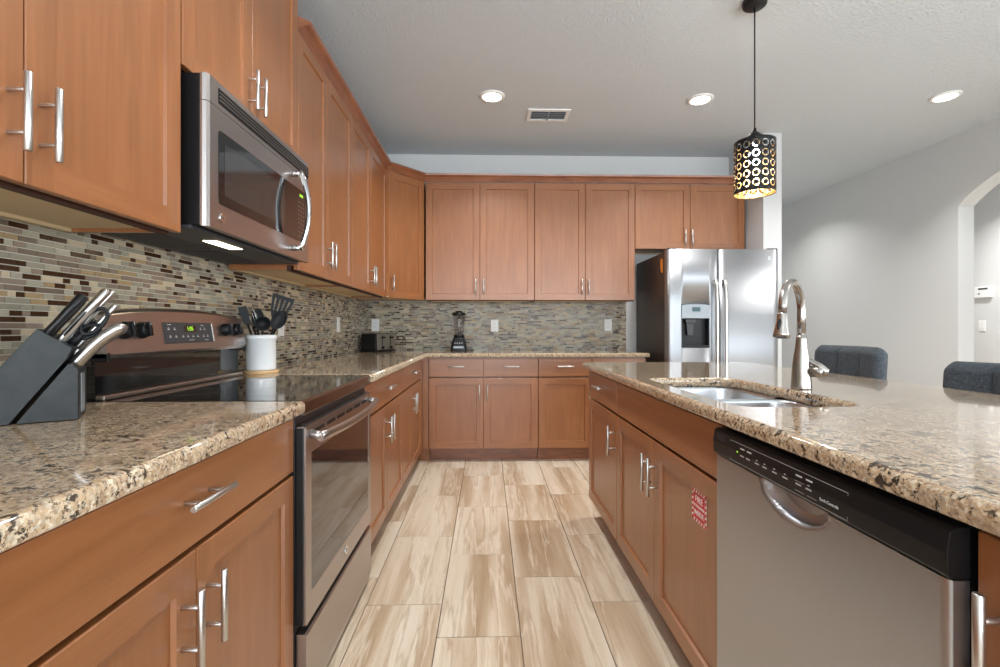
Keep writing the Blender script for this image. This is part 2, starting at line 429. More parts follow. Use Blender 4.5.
# mosaic backsplash: every strip is a real raised tile
PAL = [((162, 156, 138), .20, 0), ((148, 142, 126), .15, 0), ((186, 170, 144), .16, 1), ((136, 120, 106), .19, 0), ((116, 101, 88), .09, 0), ((62, 38, 22), .13, 0), ((158, 134, 100), .08, 1)]
def backsplash(name, length, z0, z1, mapf, seed, skip=None):
    r = random.Random(seed); bm = BM(); lay = bm.loops.layers.float_color.new('tint')
    P, g = .0153, .0010; rows = int(math.ceil((z1-z0)/P))
    def quadbox(u0, u1, a0, a1, d0, d1, col, rough):
        c = .0006
        lo = [bm.verts.new(mapf(*p)) for p in ((u0, a0, d0), (u1, a0, d0), (u1, a1, d0), (u0, a1, d0))]
        hi = [bm.verts.new(mapf(*p)) for p in ((u0+c, a0+c, d1), (u1-c, a0+c, d1), (u1-c, a1-c, d1), (u0+c, a1-c, d1))]
        fs = [bm.faces.new(hi)] + [bm.faces.new((lo[i], lo[(i+1) % 4], hi[(i+1) % 4], hi[i])) for i in range(4)]
        for f in fs:
            for l in f.loops: l[lay] = (col[0], col[1], col[2], rough)
    for i in range(rows):
        a0 = z0+i*P; a1 = min(a0+P, z1); u = -r.random()*.05
        while u < length:
            L = r.choice((.022, .031, .031, .048, .048, .064, .08)); u0, u1 = max(u, 0), min(u+L, length)
            t = r.random(); acc = 0
            for c, wt, rough in PAL:
                acc += wt
                if t <= acc: break
            v = r.uniform(.9, 1.08); cc = [min(1, q*v) for q in srgb(*c)[:3]]
            if u1-u0 > .006 and a1-a0 > .004: quadbox(u0+g, u1-g, a0+g, a1-g, .004, .0075, cc, .55 if rough else .04)
            u += L
    o = struct(name, bm, 'mosaic')
    bm = BM(); vs = [mapf(u, a, d) for u in (0, length) for a in (z0, z1) for d in (0, .0048)]
    xs, ys, zs = zip(*vs); box(bm, min(xs), max(xs), min(ys), max(ys), min(zs), max(zs)); obj('grout', bm, 'grout', o)
    return o
backsplash('trim_1', 4.613+.55, ZT+.0005, 1.40, lambda u, a, d: (XW+d, -.55+u, a), 11)
backsplash('trim_2', 1.346-XW-.008, ZT+.0005, 1.372, lambda u, a, d: (XW+.008+u, YW-d, a), 12)

# ------------------------------------------------------------------ cabinet builder. Local frame: x along the front, front plane y=0 facing -y
HL = .138
def handle(parent, x, z, vertical=True, proud=.0):
    bm = BM(); y = -.034-proud; r = .0062
    if vertical:
        cyl(bm, (x, y, z-HL/2), (x, y, z+HL/2), r, 14)
        for s in (-1, 1): cyl(bm, (x, -proud+.001, z+s*HL*.27), (x, y, z+s*HL*.27), .0042, 10)
    else:
        cyl(bm, (x-HL/2, y, z), (x+HL/2, y, z), r, 14)
        for s in (-1, 1): cyl(bm, (x+s*HL*.27, -proud+.001, z), (x+s*HL*.27, y, z), .0042, 10)
    return obj('handle', bm, 'nickel', parent)
def shaker(parent, x0, x1, z0, z1, name='door', sw=.057, T=.020, hx=None, hz=None):
    """five-piece shaker front: upright stiles, level rails between them, recessed panel"""
    bm = BM(); e = .0018; y = 0.0; R = .0085; b = .0032
    def q(a, mi, sm=False):
        f = bm.faces.new([bm.verts.new(p) for p in a]); f.material_index = mi
    X0, X1, Z0, Z1 = x0+e, x1-e, z0+e, z1-e; a, c = x0+sw, x1-sw; d, f_ = z0+sw, z1-sw
    q(((X0, y, Z0), (a, y, Z0), (a, y, Z1), (X0, y, Z1)), 0)
    q(((c, y, Z0), (X1, y, Z0), (X1, y, Z1), (c, y, Z1)), 0)
    q(((a, y, Z0), (c, y, Z0), (c, y, d), (a, y, d)), 1)
    q(((a, y, f_), (c, y, f_), (c, y, Z1), (a, y, Z1)), 1)
    I = (a+b, c-b, d+b, f_-b)
    q(((a, y, d), (I[0], y+R, I[2]), (I[0], y+R, I[3]), (a, y, f_)), 0)
    q(((c, y, d), (c, y, f_), (I[1], y+R, I[3]), (I[1], y+R, I[2])), 0)
    q(((a, y, d), (c, y, d), (I[1], y+R, I[2]), (I[0], y+R, I[2])), 1)
    q(((a, y, f_), (I[0], y+R, I[3]), (I[1], y+R, I[3]), (c, y, f_)), 1)
    q(((I[0], y+R, I[2]), (I[1], y+R, I[2]), (I[1], y+R, I[3]), (I[0], y+R, I[3])), 0)
    o1 = [(X0, y, Z0), (X1, y, Z0), (X1, y, Z1), (X0, y, Z1)]; o2 = [(x0, y+e, z0), (x1, y+e, z0), (x1, y+e, z1), (x0, y+e, z1)]; o3 = [(p[0], y+T, p[2]) for p in o2]
    for A, B in ((o1, o2), (o2, o3)):
        for i in range(4): q((A[i], A[(i+1) % 4], B[(i+1) % 4], B[i]), 0)
    q(o3, 0)
    bmesh.ops.remove_doubles(bm, verts=bm.verts[:], dist=1e-5)
    o = obj(name, bm, ('wood_v', 'wood_h'), parent)
    if hx is not None: handle(o, hx, hz)
    return o
def flatfront(parent, x0, x1, z0, z1, name='drawer', hx=None, T=.020):
    bm = BM(); box(bm, x0, x1, 0, T, z0, z1, .0018); o = obj(name, bm, 'wood_h', parent)
    if hx is not None: handle(o, hx, (z0+z1)/2+.012, False)
    return o
ZD0, ZD1, ZW0, ZW1 = .115, .704, .716, .862
def base_cab(label, loc, rz, W, doors, drawers, depth=.588, toe=True, group=None, sink=False):
    t = thing('base_cabinet', label, 'cabinet', loc, rz, group)
    bm = BM()
    if sink:   # open-topped so the bowls hang free
        box(bm, .0005, W-.0005, .0208, depth, .114, .132); box(bm, .0005, .018, .0208, depth, .1325, .8755); box(bm, W-.018, W-.0005, .0208, depth, .1325, .8755)
        box(bm, .0185, W-.0185, .0208, .034, .1325, .7015); box(bm, .0185, W-.0185, .0208, .034, .7185, .8755); box(bm, .0185, W-.0185, .060, .064, .69, .73); box(bm, .0185, W-.0185, depth-.012, depth, .1325, .8755)
    elif drawers:   # deep reveal between drawers and doors
        box(bm, .0005, W-.0005, .0208, depth, .114, .7015); box(bm, .0005, W-.0005, .075, depth, .7016, .7184); box(bm, .0005, W-.0005, .0208, depth, .7185, .8755)
    else: box(bm, .0005, W-.0005, .0208, depth, .114, .8755)
    obj('body', bm, 'wood_v', t)
    bm = BM(); box(bm, .002, W-.002, .085, depth, 0, .1135); obj('toe_kick', bm, 'trimwood', t)
    g = .0015
    for (a, b, z0, z1, hx) in doors: shaker(t, a+g, b-g, z0, z1, 'door', hx=hx, hz=.583 if z1 > .5 else .5)
    for (a, b, hx) in drawers: flatfront(t, a+g, b-g, ZW0, ZW1, 'drawer' if hx is not None else 'false_front', hx)
    return t
HZU = 1.489
def upper_cab(label, loc, rz, W, doors, z0, z1, depth=.30, hz=None):
    t = thing('wall_cabinet', label, 'cabinet', loc, rz)
    hz = z0+.117 if hz is None else hz
    bm = BM(); box(bm, .0005, W-.0005, .0208, depth, z0+.020, z1)
    box(bm, .0005, .013, .0505, depth, z0-.001, z0+.0195); box(bm, W-.013, W-.0005, .0505, depth, z0-.001, z0+.0195)
    obj('body', bm, 'wood_v', t)
    bm = BM(); box(bm, .0005, W-.0005, .034, .050, z0-.006, z0+.0195); tag(obj('light_rail', bm, 'gap', t), 'rail under the doors, shade painted in as dark brown')
    bm = BM(); box(bm, .0135, W-.0135, .0505, depth-.002, z0+.008, z0+.0195); box(bm, .0135, W-.0135, depth-.02, depth-.002, z0-.001, z0+.0079); tag(obj('bottom_panel', bm, 'cream', t), 'cream underside panel')
    g = .0015
    for (a, b, hx) in doors: shaker(t, a+g, b-g, z0, z1-.002, 'door', hx=hx, hz=hz)
    return t
R90 = PI/2
# left run, below the worktop (local x = world +Y)
def left_base(label, y0, y1, gap, **kw):
    W = y1-y0; m = gap-y0
    return base_cab(label, (XLB, y0, 0), R90, W, [(0, m, ZD0, ZD1, m-.044), (m, W, ZD0, ZD1, m+.030)], [(0, W, W/2-.005)], **kw)
left_base('nearest stained maple base cabinet at left, wide drawer over two doors, before the range', .470, 1.343, .900)
left_base('stained maple base cabinet directly beyond the range on the left run', 2.122, 3.050, 2.577)
left_base('stained maple base cabinet on the left run next to the inner corner', 3.053, 3.900, 3.435)
t = left_base('stained maple base cabinet at the frame corner under the knife block', -.45, .467, .01)
# corner fillers
bm = BM(); box(bm, -.600, -.539, 3.903, 3.993, .114, .8755); box(bm, -.538, -.492, 4.008, 4.06, .114, .8755); box(bm, -.612, -.60, 3.903, 4.07, 0, .1135); box(bm, -.612, -.49, 4.07, 4.09, 0, .1135)
tag(obj('corner_filler', bm, 'wood_v'), 'plain stained maple filler post in the inner corner under the worktop', 'cabinet filler')
# back run
YB = YBB
base_cab('two-drawer two-door base cabinet on the back wall under the blender', (-.488, YB, 0), 0, .913, [(0, .455, ZD0, ZD1, .422), (.455, .913, ZD0, ZD1, .488)], [(0, .455, .228), (.455, .913, .683)], depth=.60)
base_cab('single-door base cabinet in the middle of the back wall, right of the two-door one', (.427, YB, 0), 0, .450, [(0, .45, ZD0, ZD1, .42)], [(0, .45, .225)], depth=.60)
base_cab('base cabinet at the right end of the back wall beside the refrigerator', (.879, YB, 0), 0, .454, [(0, .454, ZD0, ZD1, .03)], [(0, .454, .227)], depth=.60)
# island, kitchen side (local x = world -Y)
YI = 2.835
base_cab('narrow island cabinet at the far end, one drawer over one door', (XIS, YI, 0), -R90, YI-2.222, [(0, YI-2.222, ZD0, ZD1, YI-2.222-.030)], [(0, YI-2.222, YI-2.222-.30)], depth=.62)
base_cab('island sink cabinet with blank top panel, two doors and a red fire sticker', (XIS, 2.220, 0), -R90, 2.220-1.212, [(0, .500, ZD0, ZD1, .466), (.500, 1.008, ZD0, ZD1, .531)], [(0, 1.008, None)], depth=.62, sink=True)
t = base_cab('island cabinet nearest the camera, right of the dishwasher', (XIS, .576, 0), -R90, .50, [(0, .50, ZD0, ZW1, None)], [], depth=.62)
for o in [o for o in bpy.data.objects if o.parent == t and o.name.startswith('door')]: handle(o, .036, .735)
bm = BM(); box(bm, 1.226, 1.26, -.42, YI, 0, .8755, .002); box(bm, .640, 1.2255, -.42, .072, 0, .8755)
tag(obj('island_back_panel', bm, 'wood_v'), 'stained wood panel closing the seating side of the island', 'panel')
# upper cabinets, left wall
def left_upper(label, y0, y1, gap, z0, z1, **kw):
    W = y1-y0; m = gap-y0
    return upper_cab(label, (XLU, y0, 0), R90, W, [(0, m, m-.030), (m, W, m+.030)], z0, z1, **kw)
left_upper('tall stained maple wall cabinet at upper left, nearest the camera', .447, 1.319, .880, 1.372, 2.66)
left_upper('stained maple wall cabinet directly above the microwave', 1.322, 2.118, 1.710, 1.833, 2.66, hz=1.941)
left_upper('stained maple wall cabinet just right of the microwave, on the left wall', 2.121, 2.958, 2.510, 1.372, 2.424)
left_upper('stained maple wall cabinet on the left wall next to the diagonal corner one', 2.961, 3.955, 3.425, 1.372, 2.424)
# diagonal corner wall cabinet
P0, P1 = Vector((-.830, 3.975)), Vector((-.562, 4.272)); dv = (P1-P0); ang = math.atan2(dv.y, dv.x); W = dv.length
t = thing('corner_wall_cabinet', 'diagonal corner wall cabinet with one door where the two walls meet', 'cabinet', (P0.x, P0.y, 0), ang)
mi = Matrix.Rotation(-ang, 2)
def loc2(p): q = mi @ (Vector(p)-P0); return (q.x, q.y)
pen = [loc2(p) for p in ((-.830+.015, 3.975+.021), (-.562-.006, 4.272+.024), (-.562, YW-.001), (XW+.001, YW-.001), (XW+.001, 3.958), (-.832, 3.958))]
bm = BM(); prism(bm, pen, 1.385, 2.422, 'z'); obj('body', bm, 'wood_v', t)
pen2 = [loc2(p) for p in ((-.830+.017, 3.975+.023), (-.562-.008, 4.272+.026), (-.565, YW-.010), (XW+.010, YW-.010), (XW+.010, 3.962), (-.834, 3.962))]
bm = BM(); prism(bm, pen2, 1.378, 1.3845, 'z'); obj('bottom_panel', bm, 'cream', t)
shaker(t, .012, W-.006, 1.372, 2.422, 'door', hx=.047, hz=HZU+.006)
# back wall uppers
upper_cab('left two-door wall cabinet on the back wall, above the blender', (-.552, YBU, 0), 0, .974, [(0, .484, .447), (.484, .974, .518)], 1.372, 2.424, depth=.318)
upper_cab('right two-door wall cabinet on the back wall, left of the refrigerator', (.424, YBU, 0), 0, .907, [(0, .457, .424), (.457, .907, .484)], 1.372, 2.424, depth=.318)
upper_cab('short two-door wall cabinet over the refrigerator', (1.333, YBU, 0), 0, 1.004, [(0, .502, .449), (.502, 1.004, .512)], 1.838, 2.424, depth=.318, hz=1.938)
# crown moulding, a cove profile swept along the cabinet tops
path = [(-.838, 2.122), (-.838, 3.972), (-.568, 4.276), (2.338, 4.276)]
prof = [(0, 0), (.006, .004), (.012, .016), (.024, .036), (.042, .050), (.046, .066), (0, .066)]
bm = BM(); rings = []
for i, p in enumerate(path):
    p = Vector(p); d1 = (p-Vector(path[i-1])).normalized() if i else None; d2 = (Vector(path[i+1])-p).normalized() if i < len(path)-1 else None
    n1 = Vector((d1.y, -d1.x)) if d1 else None; n2 = Vector((d2.y, -d2.x)) if d2 else None
    nn = (n1+n2)/( (n1+n2).dot(n1)) if n1 and n2 else (n1 or n2)
    rings.append([bm.verts.new((p.x+nn.x*o, p.y+nn.y*o+(o if i == 0 else 0), 2.424+z)) for o, z in prof])
for a, b in zip(rings, rings[1:]):
    for i in range(len(prof)): bm.faces.new((a[i], a[(i+1) % len(prof)], b[(i+1) % len(prof)], b[i]))
bm.faces.new(rings[0]); bm.faces.new(rings[-1])
struct('trim_3', bm, 'trimwood')

# ------------------------------------------------------------------ worktops
bm = BM(); slab(bm, [(XW+.0005, -.55), (-.503, -.55)] + [(-.503-.012+.012*math.cos(a), 1.343-.012+.012*math.sin(a)) for a in (0, .5, 1.05, PI/2)] + [(XW+.0005, 1.343)], [], .877, ZT)
tag(obj('countertop', bm, 'granite'), 'speckled beige granite worktop at left, under the knife block', 'countertop')
bm = BM(); slab(bm, [(XW+.0005, 2.118), (-.503, 2.118), (-.503, 3.958), (1.352, 3.958), (1.357, 3.963), (1.357, YW-.0005), (XW+.0005, YW-.0005)], [], .877, ZT)
tag(obj('countertop', bm, 'granite'), 'L-shaped speckled granite worktop running from the range into the back corner', 'countertop')
HX0, HX1, HY0, HY1 = .652, .988, 1.215, 1.925
bm = BM(); slab(bm, rrect(.569, 1.565, -.45, 2.870, .02, 4), [rrect(HX0, HX1, HY0, HY1, [.07, .05, .05, .07], 8)], .877, ZT, .013)
tag(obj('countertop', bm, 'granite'), 'large speckled granite island worktop with the sink cut into it', 'countertop')

# ------------------------------------------------------------------ sink
SK = thing('kitchen_sink', 'undermount double-bowl stainless sink in the island', 'sink', ((HX0+HX1)/2, (HY0+HY1)/2, .68))
def bowl(y0, y1, zt, zb):
    bm = BM(); ox, oy = SK.location.x, SK.location.y
    x0, x1 = HX0-.006-ox, HX1+.006-ox; y0 -= oy; y1 -= oy
    outl = [(rrect(x0, x1, y0, y1, .062, 6), zt), (rrect(x0+.002, x1-.002, y0+.002, y1-.002, .060, 6), zt-.012), (rrect(x0+.010, x1-.010, y0+.010, y1-.010, .055, 6), zb+.03), (rrect(x0+.018, x1-.018, y0+.018, y1-.018, .05, 6), zb+.010), (rrect(x0+.04, x1-.04, y0+.04, y1-.04, .04, 6), zb)]
    outs = [(rrect(x0-.010, x1+.010, y0-.0065, y1+.0065, .066, 6), zt), (rrect(x0-.0015, x1+.0015, y0-.0015, y1+.0015, .062, 6), zt-.003), (rrect(x0+.005, x1-.005, y0+.005, y1-.005, .055, 6), zb-.004)]
    rings = [[bm.verts.new((p[0], p[1], z-.68)) for p in pl] for pl, z in (outs[::-1]+outl)]
    for a, b in zip(rings, rings[1:]):
        n = len(a)
        for i in range(n): f = bm.faces.new((a[i], a[(i+1) % n], b[(i+1) % n], b[i])); f.smooth = True
    bm.faces.new(rings[-1]); bm.faces.new(rings[0])
    b = obj('bowl', bm, 'steel_sink', SK)
    bm = BM(); c = ((x0+x1)/2, (y0+y1)/2, zb-.68+.0005); lathe(bm, [(.044, 0), (.042, .003), (.030, .002), (.028, -.0), (0, -.0)], c, 24); obj('drain', bm, 'chrome', b)
ym = 1.578
bowl(HY0-.004, ym-.008, .8765, .70); bowl(ym+.008, HY1+.004, .8765, .70)

# ------------------------------------------------------------------ faucet
FX, FY = 1.045, 1.565
FA = thing('kitchen_faucet', 'brushed nickel pull-down gooseneck faucet on the island beside the sink', 'faucet', (FX, FY, ZT))
dx, dy = -.757, -.653   # spout direction
bm = BM()
lathe(bm, [(0, 0), (.0305, 0), (.0315, .003), (.0305, .012), (.0290, .040), (.0275, .075), (.0235, .105), (.0190, .135), (.0160, .165), (.0150, .18), (0, .18)], (0, 0, 0), 28)
obj('body', bm, 'faucet', FA)
pts = [(0, 0, .178), (0, 0, .245)]; Rr = .092; zc = .256
pts += [(dx*(Rr-Rr*math.cos(a)), dy*(Rr-Rr*math.cos(a)), zc+Rr*math.sin(a)) for a in [PI*i/16 for i in range(0, 16)]]
pts += [(dx*2*Rr*1.005, dy*2*Rr*1.005, zc-.006)]
bm = BM(); sweep(bm, pts, [.0132]*2+[.0130]*(len(pts)-3)+[.0126], 18); obj('spout', bm, 'faucet', FA)
ex, ey = dx*2*Rr, dy*2*Rr
bm = BM(); d3 = Vector((dx*.14, dy*.14, -1)).normalized(); p = Vector((ex, ey, zc-.008))
sweep(bm, [p, p+d3*.004, p+d3*.026, p+d3*.048, p+d3*.064, p+d3*.074, p+d3*.076, p+d3*.074], [.0135, .0150, .0160, .0195, .0228, .0238, .0225, .015], 22)
sh = obj('spray_head', bm, 'faucet', FA)
bm = BM(); sweep(bm, [p+d3*.0758, p+d3*.0772], [.017, .016], 18); tag(obj('spray_nozzle', bm, 'darkgrey', sh), 'dark grey nozzle')
sd = Vector((-.80, -.60, 0)).normalized(); q = p+d3*.038+Vector((sd.x*.0165, sd.y*.0165, 0))
bm = BM(); sweep(bm, [q-d3*.020, q-d3*.012, q+d3*.008, q+d3*.018], [.002, .007, .0078, .003], 12, flat=.6); tag(obj('spray_button', bm, 'black', sh), 'black toggle button')
hv = Vector((.70, -.714, 0))
bm = BM(); sweep(bm, [Vector((0, 0, .060))+hv*.020, Vector((0, 0, .060))+hv*.055, Vector((0, 0, .060))+hv*.062], [.0190, .0180, .0150], 20); obj('valve', bm, 'faucet', FA)
b0 = Vector((0, 0, .060))+hv*.062
bm = BM(); sweep(bm, [b0+hv*.004+Vector((0, 0, -.012)), b0+hv*.006+Vector((0, 0, .004)), b0-hv*.012+Vector((0, 0, .020)), b0-hv*.040+Vector((0, 0, .036)), b0-hv*.074+Vector((0, 0, .060)), b0-hv*.080+Vector((0, 0, .068))], [.008, .0125, .0115, .0095, .0078, .004], 14, flat=.75); obj('lever', bm, 'faucet', FA)

# ------------------------------------------------------------------ range (local x = world +Y, front faces -y = world +X)
RW = .762; RY = 1.3505
RG = thing('kitchen_range', 'freestanding electric range with black glass cooktop and stainless oven door', 'range', (XLB, RY, 0), R90)
bm = BM(); box(bm, .0, RW, .0, .598, .02, .900, .003); box(bm, .03, .06, .03, .06, 0, .02); box(bm, RW-.06, RW-.03, .03, .06, 0, .02); box(bm, .03, .06, .5, .53, 0, .02); box(bm, RW-.06, RW-.03, .5, .53, 0, .02)
obj('body', bm, 'black', RG)
bm = BM(); fs = prism(bm, [(.022, .862), (-.020, .866), (-.024, .872), (-.024, .904), (-.018, .911), (.530, .911), (.530, .9005), (.022, .9005)], .001, RW-.001, 'x', .0015)
ct = obj('cooktop', bm, 'black_gloss', RG)
for cx, cy, r in ((.20, .14, .105), (.56, .14, .080), (.20, .40, .080), (.56, .40, .105)):
    bm = BM(); n = 48
    a = [bm.verts.new((cx+r*math.cos(2*PI*i/n), cy+r*math.sin(2*PI*i/n), .9112)) for i in range(n)]; b = [bm.verts.new((cx+(r-.0015)*math.cos(2*PI*i/n), cy+(r-.0015)*math.sin(2*PI*i/n), .9112)) for i in range(n)]
    for i in range(n): bm.faces.new((a[i], a[(i+1) % n], b[(i+1) % n], b[i]))
    tag(obj('burner_ring', bm, 'darkgrey', ct), 'faint grey burner ring')
# oven door: steel frame round a dark window
bm = BM(); o_ = rrect(.006, RW-.006, .274, .838, .006, 3); i_ = rrect(.050, RW-.050, .352, .755, .004, 3)
def frame(bm, outer, inner, y0, y1, rec):
    A = [bm.verts.new((p[0], y0, p[1])) for p in outer]; B = [bm.verts.new((p[0], y0, p[1])) for p in inner]; C = [bm.verts.new((p[0], y0+rec, p[1])) for p in inner]; D = [bm.verts.new((p[0], y1, p[1])) for p in outer]
    n = len(outer)
    for P_, Q_ in ((A, B), (B, C), (A, D)):
        for i in range(n): bm.faces.new((P_[i], P_[(i+1) % n], Q_[(i+1) % n], Q_[i]))
    bm.faces.new(D)
frame(bm, o_, i_, -.028, -.001, .0015)
dr = obj('oven_door', bm, 'steel_dark', RG)
bm = BM(); box(bm, .0505, RW-.0505, -.0272, -.0240, .3525, .7545); tag(obj('window_glass', bm, 'black_gloss', dr), 'dark glass window')
for x_ in (.0005, RW-.0055):
    bm = BM(); box(bm, x_, x_+.005, -.022, -.001, .280, .832, .002); obj('door_edge', bm, 'black', dr)
bm = BM()
for i in range(6):
    cx = .12+i*.104; box(bm, cx-.040, cx+.040, -.0288, -.0278, .806, .817)
tag(obj('vent_slots', bm, 'black', dr), 'black vent slots')
bm = BM(); n = 22; pts = []
for i in range(n+1):
    s = -1+2*i/n; pts.append((RW/2+s*.345, -.058-.022*(1-s*s), .802-.004*(1-s*s)))
sweep(bm, pts, .0145, 14, flat=.7)
for sgn in (-1, 1): sweep(bm, [(RW/2+sgn*.335, -.0275, .808), (RW/2+sgn*.338, -.062, .804)], [.014, .011], 12)
obj('door_handle', bm, 'steel_dark', dr)
bm = BM(); prism(bm, [(-.001, .030), (-.020, .024), (-.028, .060), (-.030, .246), (-.026, .252), (-.001, .252)], .006, RW-.006, 'x', .001); obj('storage_drawer', bm, 'steel_dark', RG)
bm = BM(); cyl(bm, (RW/2, -.028, .318), (RW/2, -.0315, .318), .0150, 24); bdg = obj('badge', bm, 'chrome', dr)
text_mesh('GE', .013, 'darkgrey', 'badge_letters', bdg, (RW/2, -.0317, .318), (PI/2, 0, 0))
# backguard
def bez(y, z): return (y, z)
bm = BM(); box(bm, .001, RW-.001, .548, .600, .9115, 1.035); tag(obj('backguard_base', bm, 'black_gloss', RG), 'black glossy lower backguard')
bm = BM(); box(bm, .001, RW-.001, .524, .547, .9115, .926, .004); tag(obj('rear_ridge', bm, 'steel_dark', RG), 'thin steel ridge')
bm = BM(); n = 24; topz = lambda s: 1.158+.024*(1-s*s)**.9
loop = []
sec = []
for i in range(n+1):
    s = -1+2*i/n; x_ = RW/2+s*(RW/2); z1 = topz(s)
    sec.append([bm.verts.new((x_, y_, z_)) for y_, z_ in ((.520, 1.030), (.514, 1.040), (.534, z1-.012), (.542, z1-.003), (.552, z1), (.600, z1), (.600, 1.030))])
for a, b in zip(sec, sec[1:]):
    for i in range(7):
        f = bm.faces.new((a[i], a[(i+1) % 7], b[(i+1) % 7], b[i])); f.smooth = i in (2, 3)
bm.faces.new(sec[0]); bm.faces.new(sec[-1])
bgd = obj('backguard', bm, 'steel_dark', RG)
for x_ in (.0, RW-.010):
    bm = BM(); box(bm, x_, x_+.010, .512, .600, 1.020, 1.045, .003); tag(obj('end_cap', bm, 'black', bgd), 'black end cap')
# tilt of the fascia: from (.514,1.040) to (.534,1.16)
def fas(z): return .514+(z-1.040)*.164
def rotx(): return PI/2-.162
KZ = 1.108
for kx in (.078, .146, .612, .684):
    bm = BM(); lathe(bm, [(0, 0), (.026, 0), (.0265, .004), (.024, .012), (.0225, .020), (.021, .022), (0, .022)], (0, 0, 0), 24)
    box(bm, -.006, .006, -.022, .022, .018, .032, .0025)
    ko = obj('knob', bm, 'black', bgd, (kx, fas(KZ)-.0005, KZ), (PI/2-.16, 0, 0))
    bm = BM(); box(bm, -.001, .001, .010, .021, .0318, .0325); tag(obj('pointer', bm, 'legend', ko), 'pale pointer line')
bm = BM(); box(bm, -.140, .140, -.036, .036, 0, .0022, .001); cp = obj('control_panel', bm, 'darkgrey', bgd, (.384, fas(1.098)-.0006, 1.098), (PI/2-.16, 0, 0))
cp['label'] = 'dark brown touch panel'
bm = BM(); box(bm, -.034, .034, .004, .026, .0022, .0026); obj('display_window', bm, 'black_gloss', cp)
text_mesh('1:05', .021, 'green_led', 'clock_digits', cp, (0, .014, .0030), (0, 0, 0))
bm = BM(); box(bm, .1335, .1385, -.034, .034, .0022, .0032); tag(obj('panel_strip', bm, 'white', cp), 'white end strip')
bm = BM()
for px_, py_ in ((-.115, .012), (-.085, .012), (.062, .012), (.086, .012), (-.112, -.014), (-.082, -.014), (-.045, -.014), (-.018, -.014), (.012, -.014), (.04, -.014), (.075, -.014), (.100, -.014)):
    box(bm, px_-.005, px_+.005, py_-.002, py_+.002, .0022, .0026); box(bm, px_-.003, px_+.003, py_+.004, py_+.006, .0022, .0026)
for px_, py_, ww in ((-.11, .028, .009), (.075, .027, .008), (.0, -.026, .014), (.09, -.027, .011)): box(bm, px_-ww, px_+ww, py_-.0012, py_+.0012, .0022, .0026)
obj('key_legends', bm, 'legend', cp)

# ------------------------------------------------------------------ microwave
MX = -.78; MY = 1.352; MW = .762
MWV = thing('microwave', 'stainless over-the-range microwave with black window and curved handle', 'microwave', (MX, MY, 1.400), R90)
H = .428
bm = BM(); box(bm, .001, MW-.001, .0205, .366, .004, H-.002, .002); obj('body', bm, 'black', MWV)
bm = BM()   # full fascia with rounded left and right edges
prism(bm, [(0, .020), (0, .014), (.004, .005), (.013, 0), (MW-.013, 0), (MW-.004, .005), (MW, .014), (MW, .020)], 0, .350, 'z', 0)
for f in bm.faces: f.smooth = False
dm = obj('door', bm, 'steel_dark', MWV)
bm = BM(); prism(bm, [(0, .020), (0, .014), (.004, .005), (.013, 0), (MW-.013, 0), (MW-.004, .005), (MW, .014), (MW, .020)], .352, H, 'z', 0); vg = obj('vent_fascia', bm, 'steel_dark', MWV)
bm = BM(); prism(bm, [(p[0], p[1]) for p in rrect(.055, MW-.012, .366, .412, .004, 3)], -.0012, .0005, 'y'); 
gr = tag(obj('vent_grille', bm, 'black', vg), 'black slotted exhaust grille')
bm = BM()
for i in range(4): box(bm, .058, MW-.015, -.0042, -.0013, .3755+i*.0105, .3780+i*.0105)
obj('louver', bm, 'steel_dark', gr)
bm = BM(); prism(bm, rrect(.055, MW-.045, .075, .290, .012, 5), -.0016, .0005, 'y', .0005); wg = tag(obj('window_glass', bm, 'black_gloss', dm), 'black glass front')
bm = BM(); prism(bm, rrect(.085, .505, .105, .260, .004, 3), -.0024, -.0017, 'y'); tag(obj('inner_window', bm, plain('tinted_window', (.03, .028, .027, 1), .06, 0, .4), wg), 'slightly lighter viewing window')
bm = BM(); n = 18; pts = []
for i in range(n+1):
    s = -1+2*i/n; pts.append((.585, -.030-.034*(1-s*s), .185+s*.158))
sweep(bm, pts, .0115, 14, flat=.9, up=(1, 0, 0))
for sg in (-1, 1): sweep(bm, [(.585, -.0002, .185+sg*.148), (.585, -.036, .185+sg*.150)], [.013, .011], 12)
obj('door_handle', bm, 'chrome', dm)
bm = BM(); box(bm, .650, .685, -.0024, -.0017, .262, .272); tag(obj('clock_display', bm, 'green_led', wg), 'green clock display')
bm = BM()
for r_ in range(9):
    for c_ in range(3): box(bm, .640+c_*.024, .648+c_*.024, -.0022, -.0017, .095+r_*.0175, .0985+r_*.0175)
obj('key_legends', bm, 'legend_dim', wg)
bm = BM(); cyl(bm, (.075, .0, .038), (.075, -.003, .038), .0145, 24); bdg = obj('badge', bm, 'chrome', dm)
text_mesh('GE', .012, 'darkgrey', 'badge_letters', bdg, (.075, -.0032, .038), (PI/2, 0, 0))
bm = BM(); box(bm, .004, MW-.004, .047, .362, -.006, .0035, .001); un = tag(obj('underside', bm, 'darkgrey', MWV), 'dark grey underside with filters')
bm = BM()
for x0 in (.03, .40):
    for i in range(10): box(bm, x0, x0+.32, .19+i*.014, .197+i*.014, -.009, -.0061)
tag(obj('grease_filter', bm, 'darkgrey', un), 'dark filter slats')
bm = BM(); box(bm, .20, .36, .085, .130, -.0085, -.0061, .0008); tag(obj('work_light', bm, 'hood_glow', un), 'lit work light')
area('hood_lamp', (.32, .105, -.012), (0, 0, 0), .18, .05, .35, (1, .84, .60), parent=MWV)

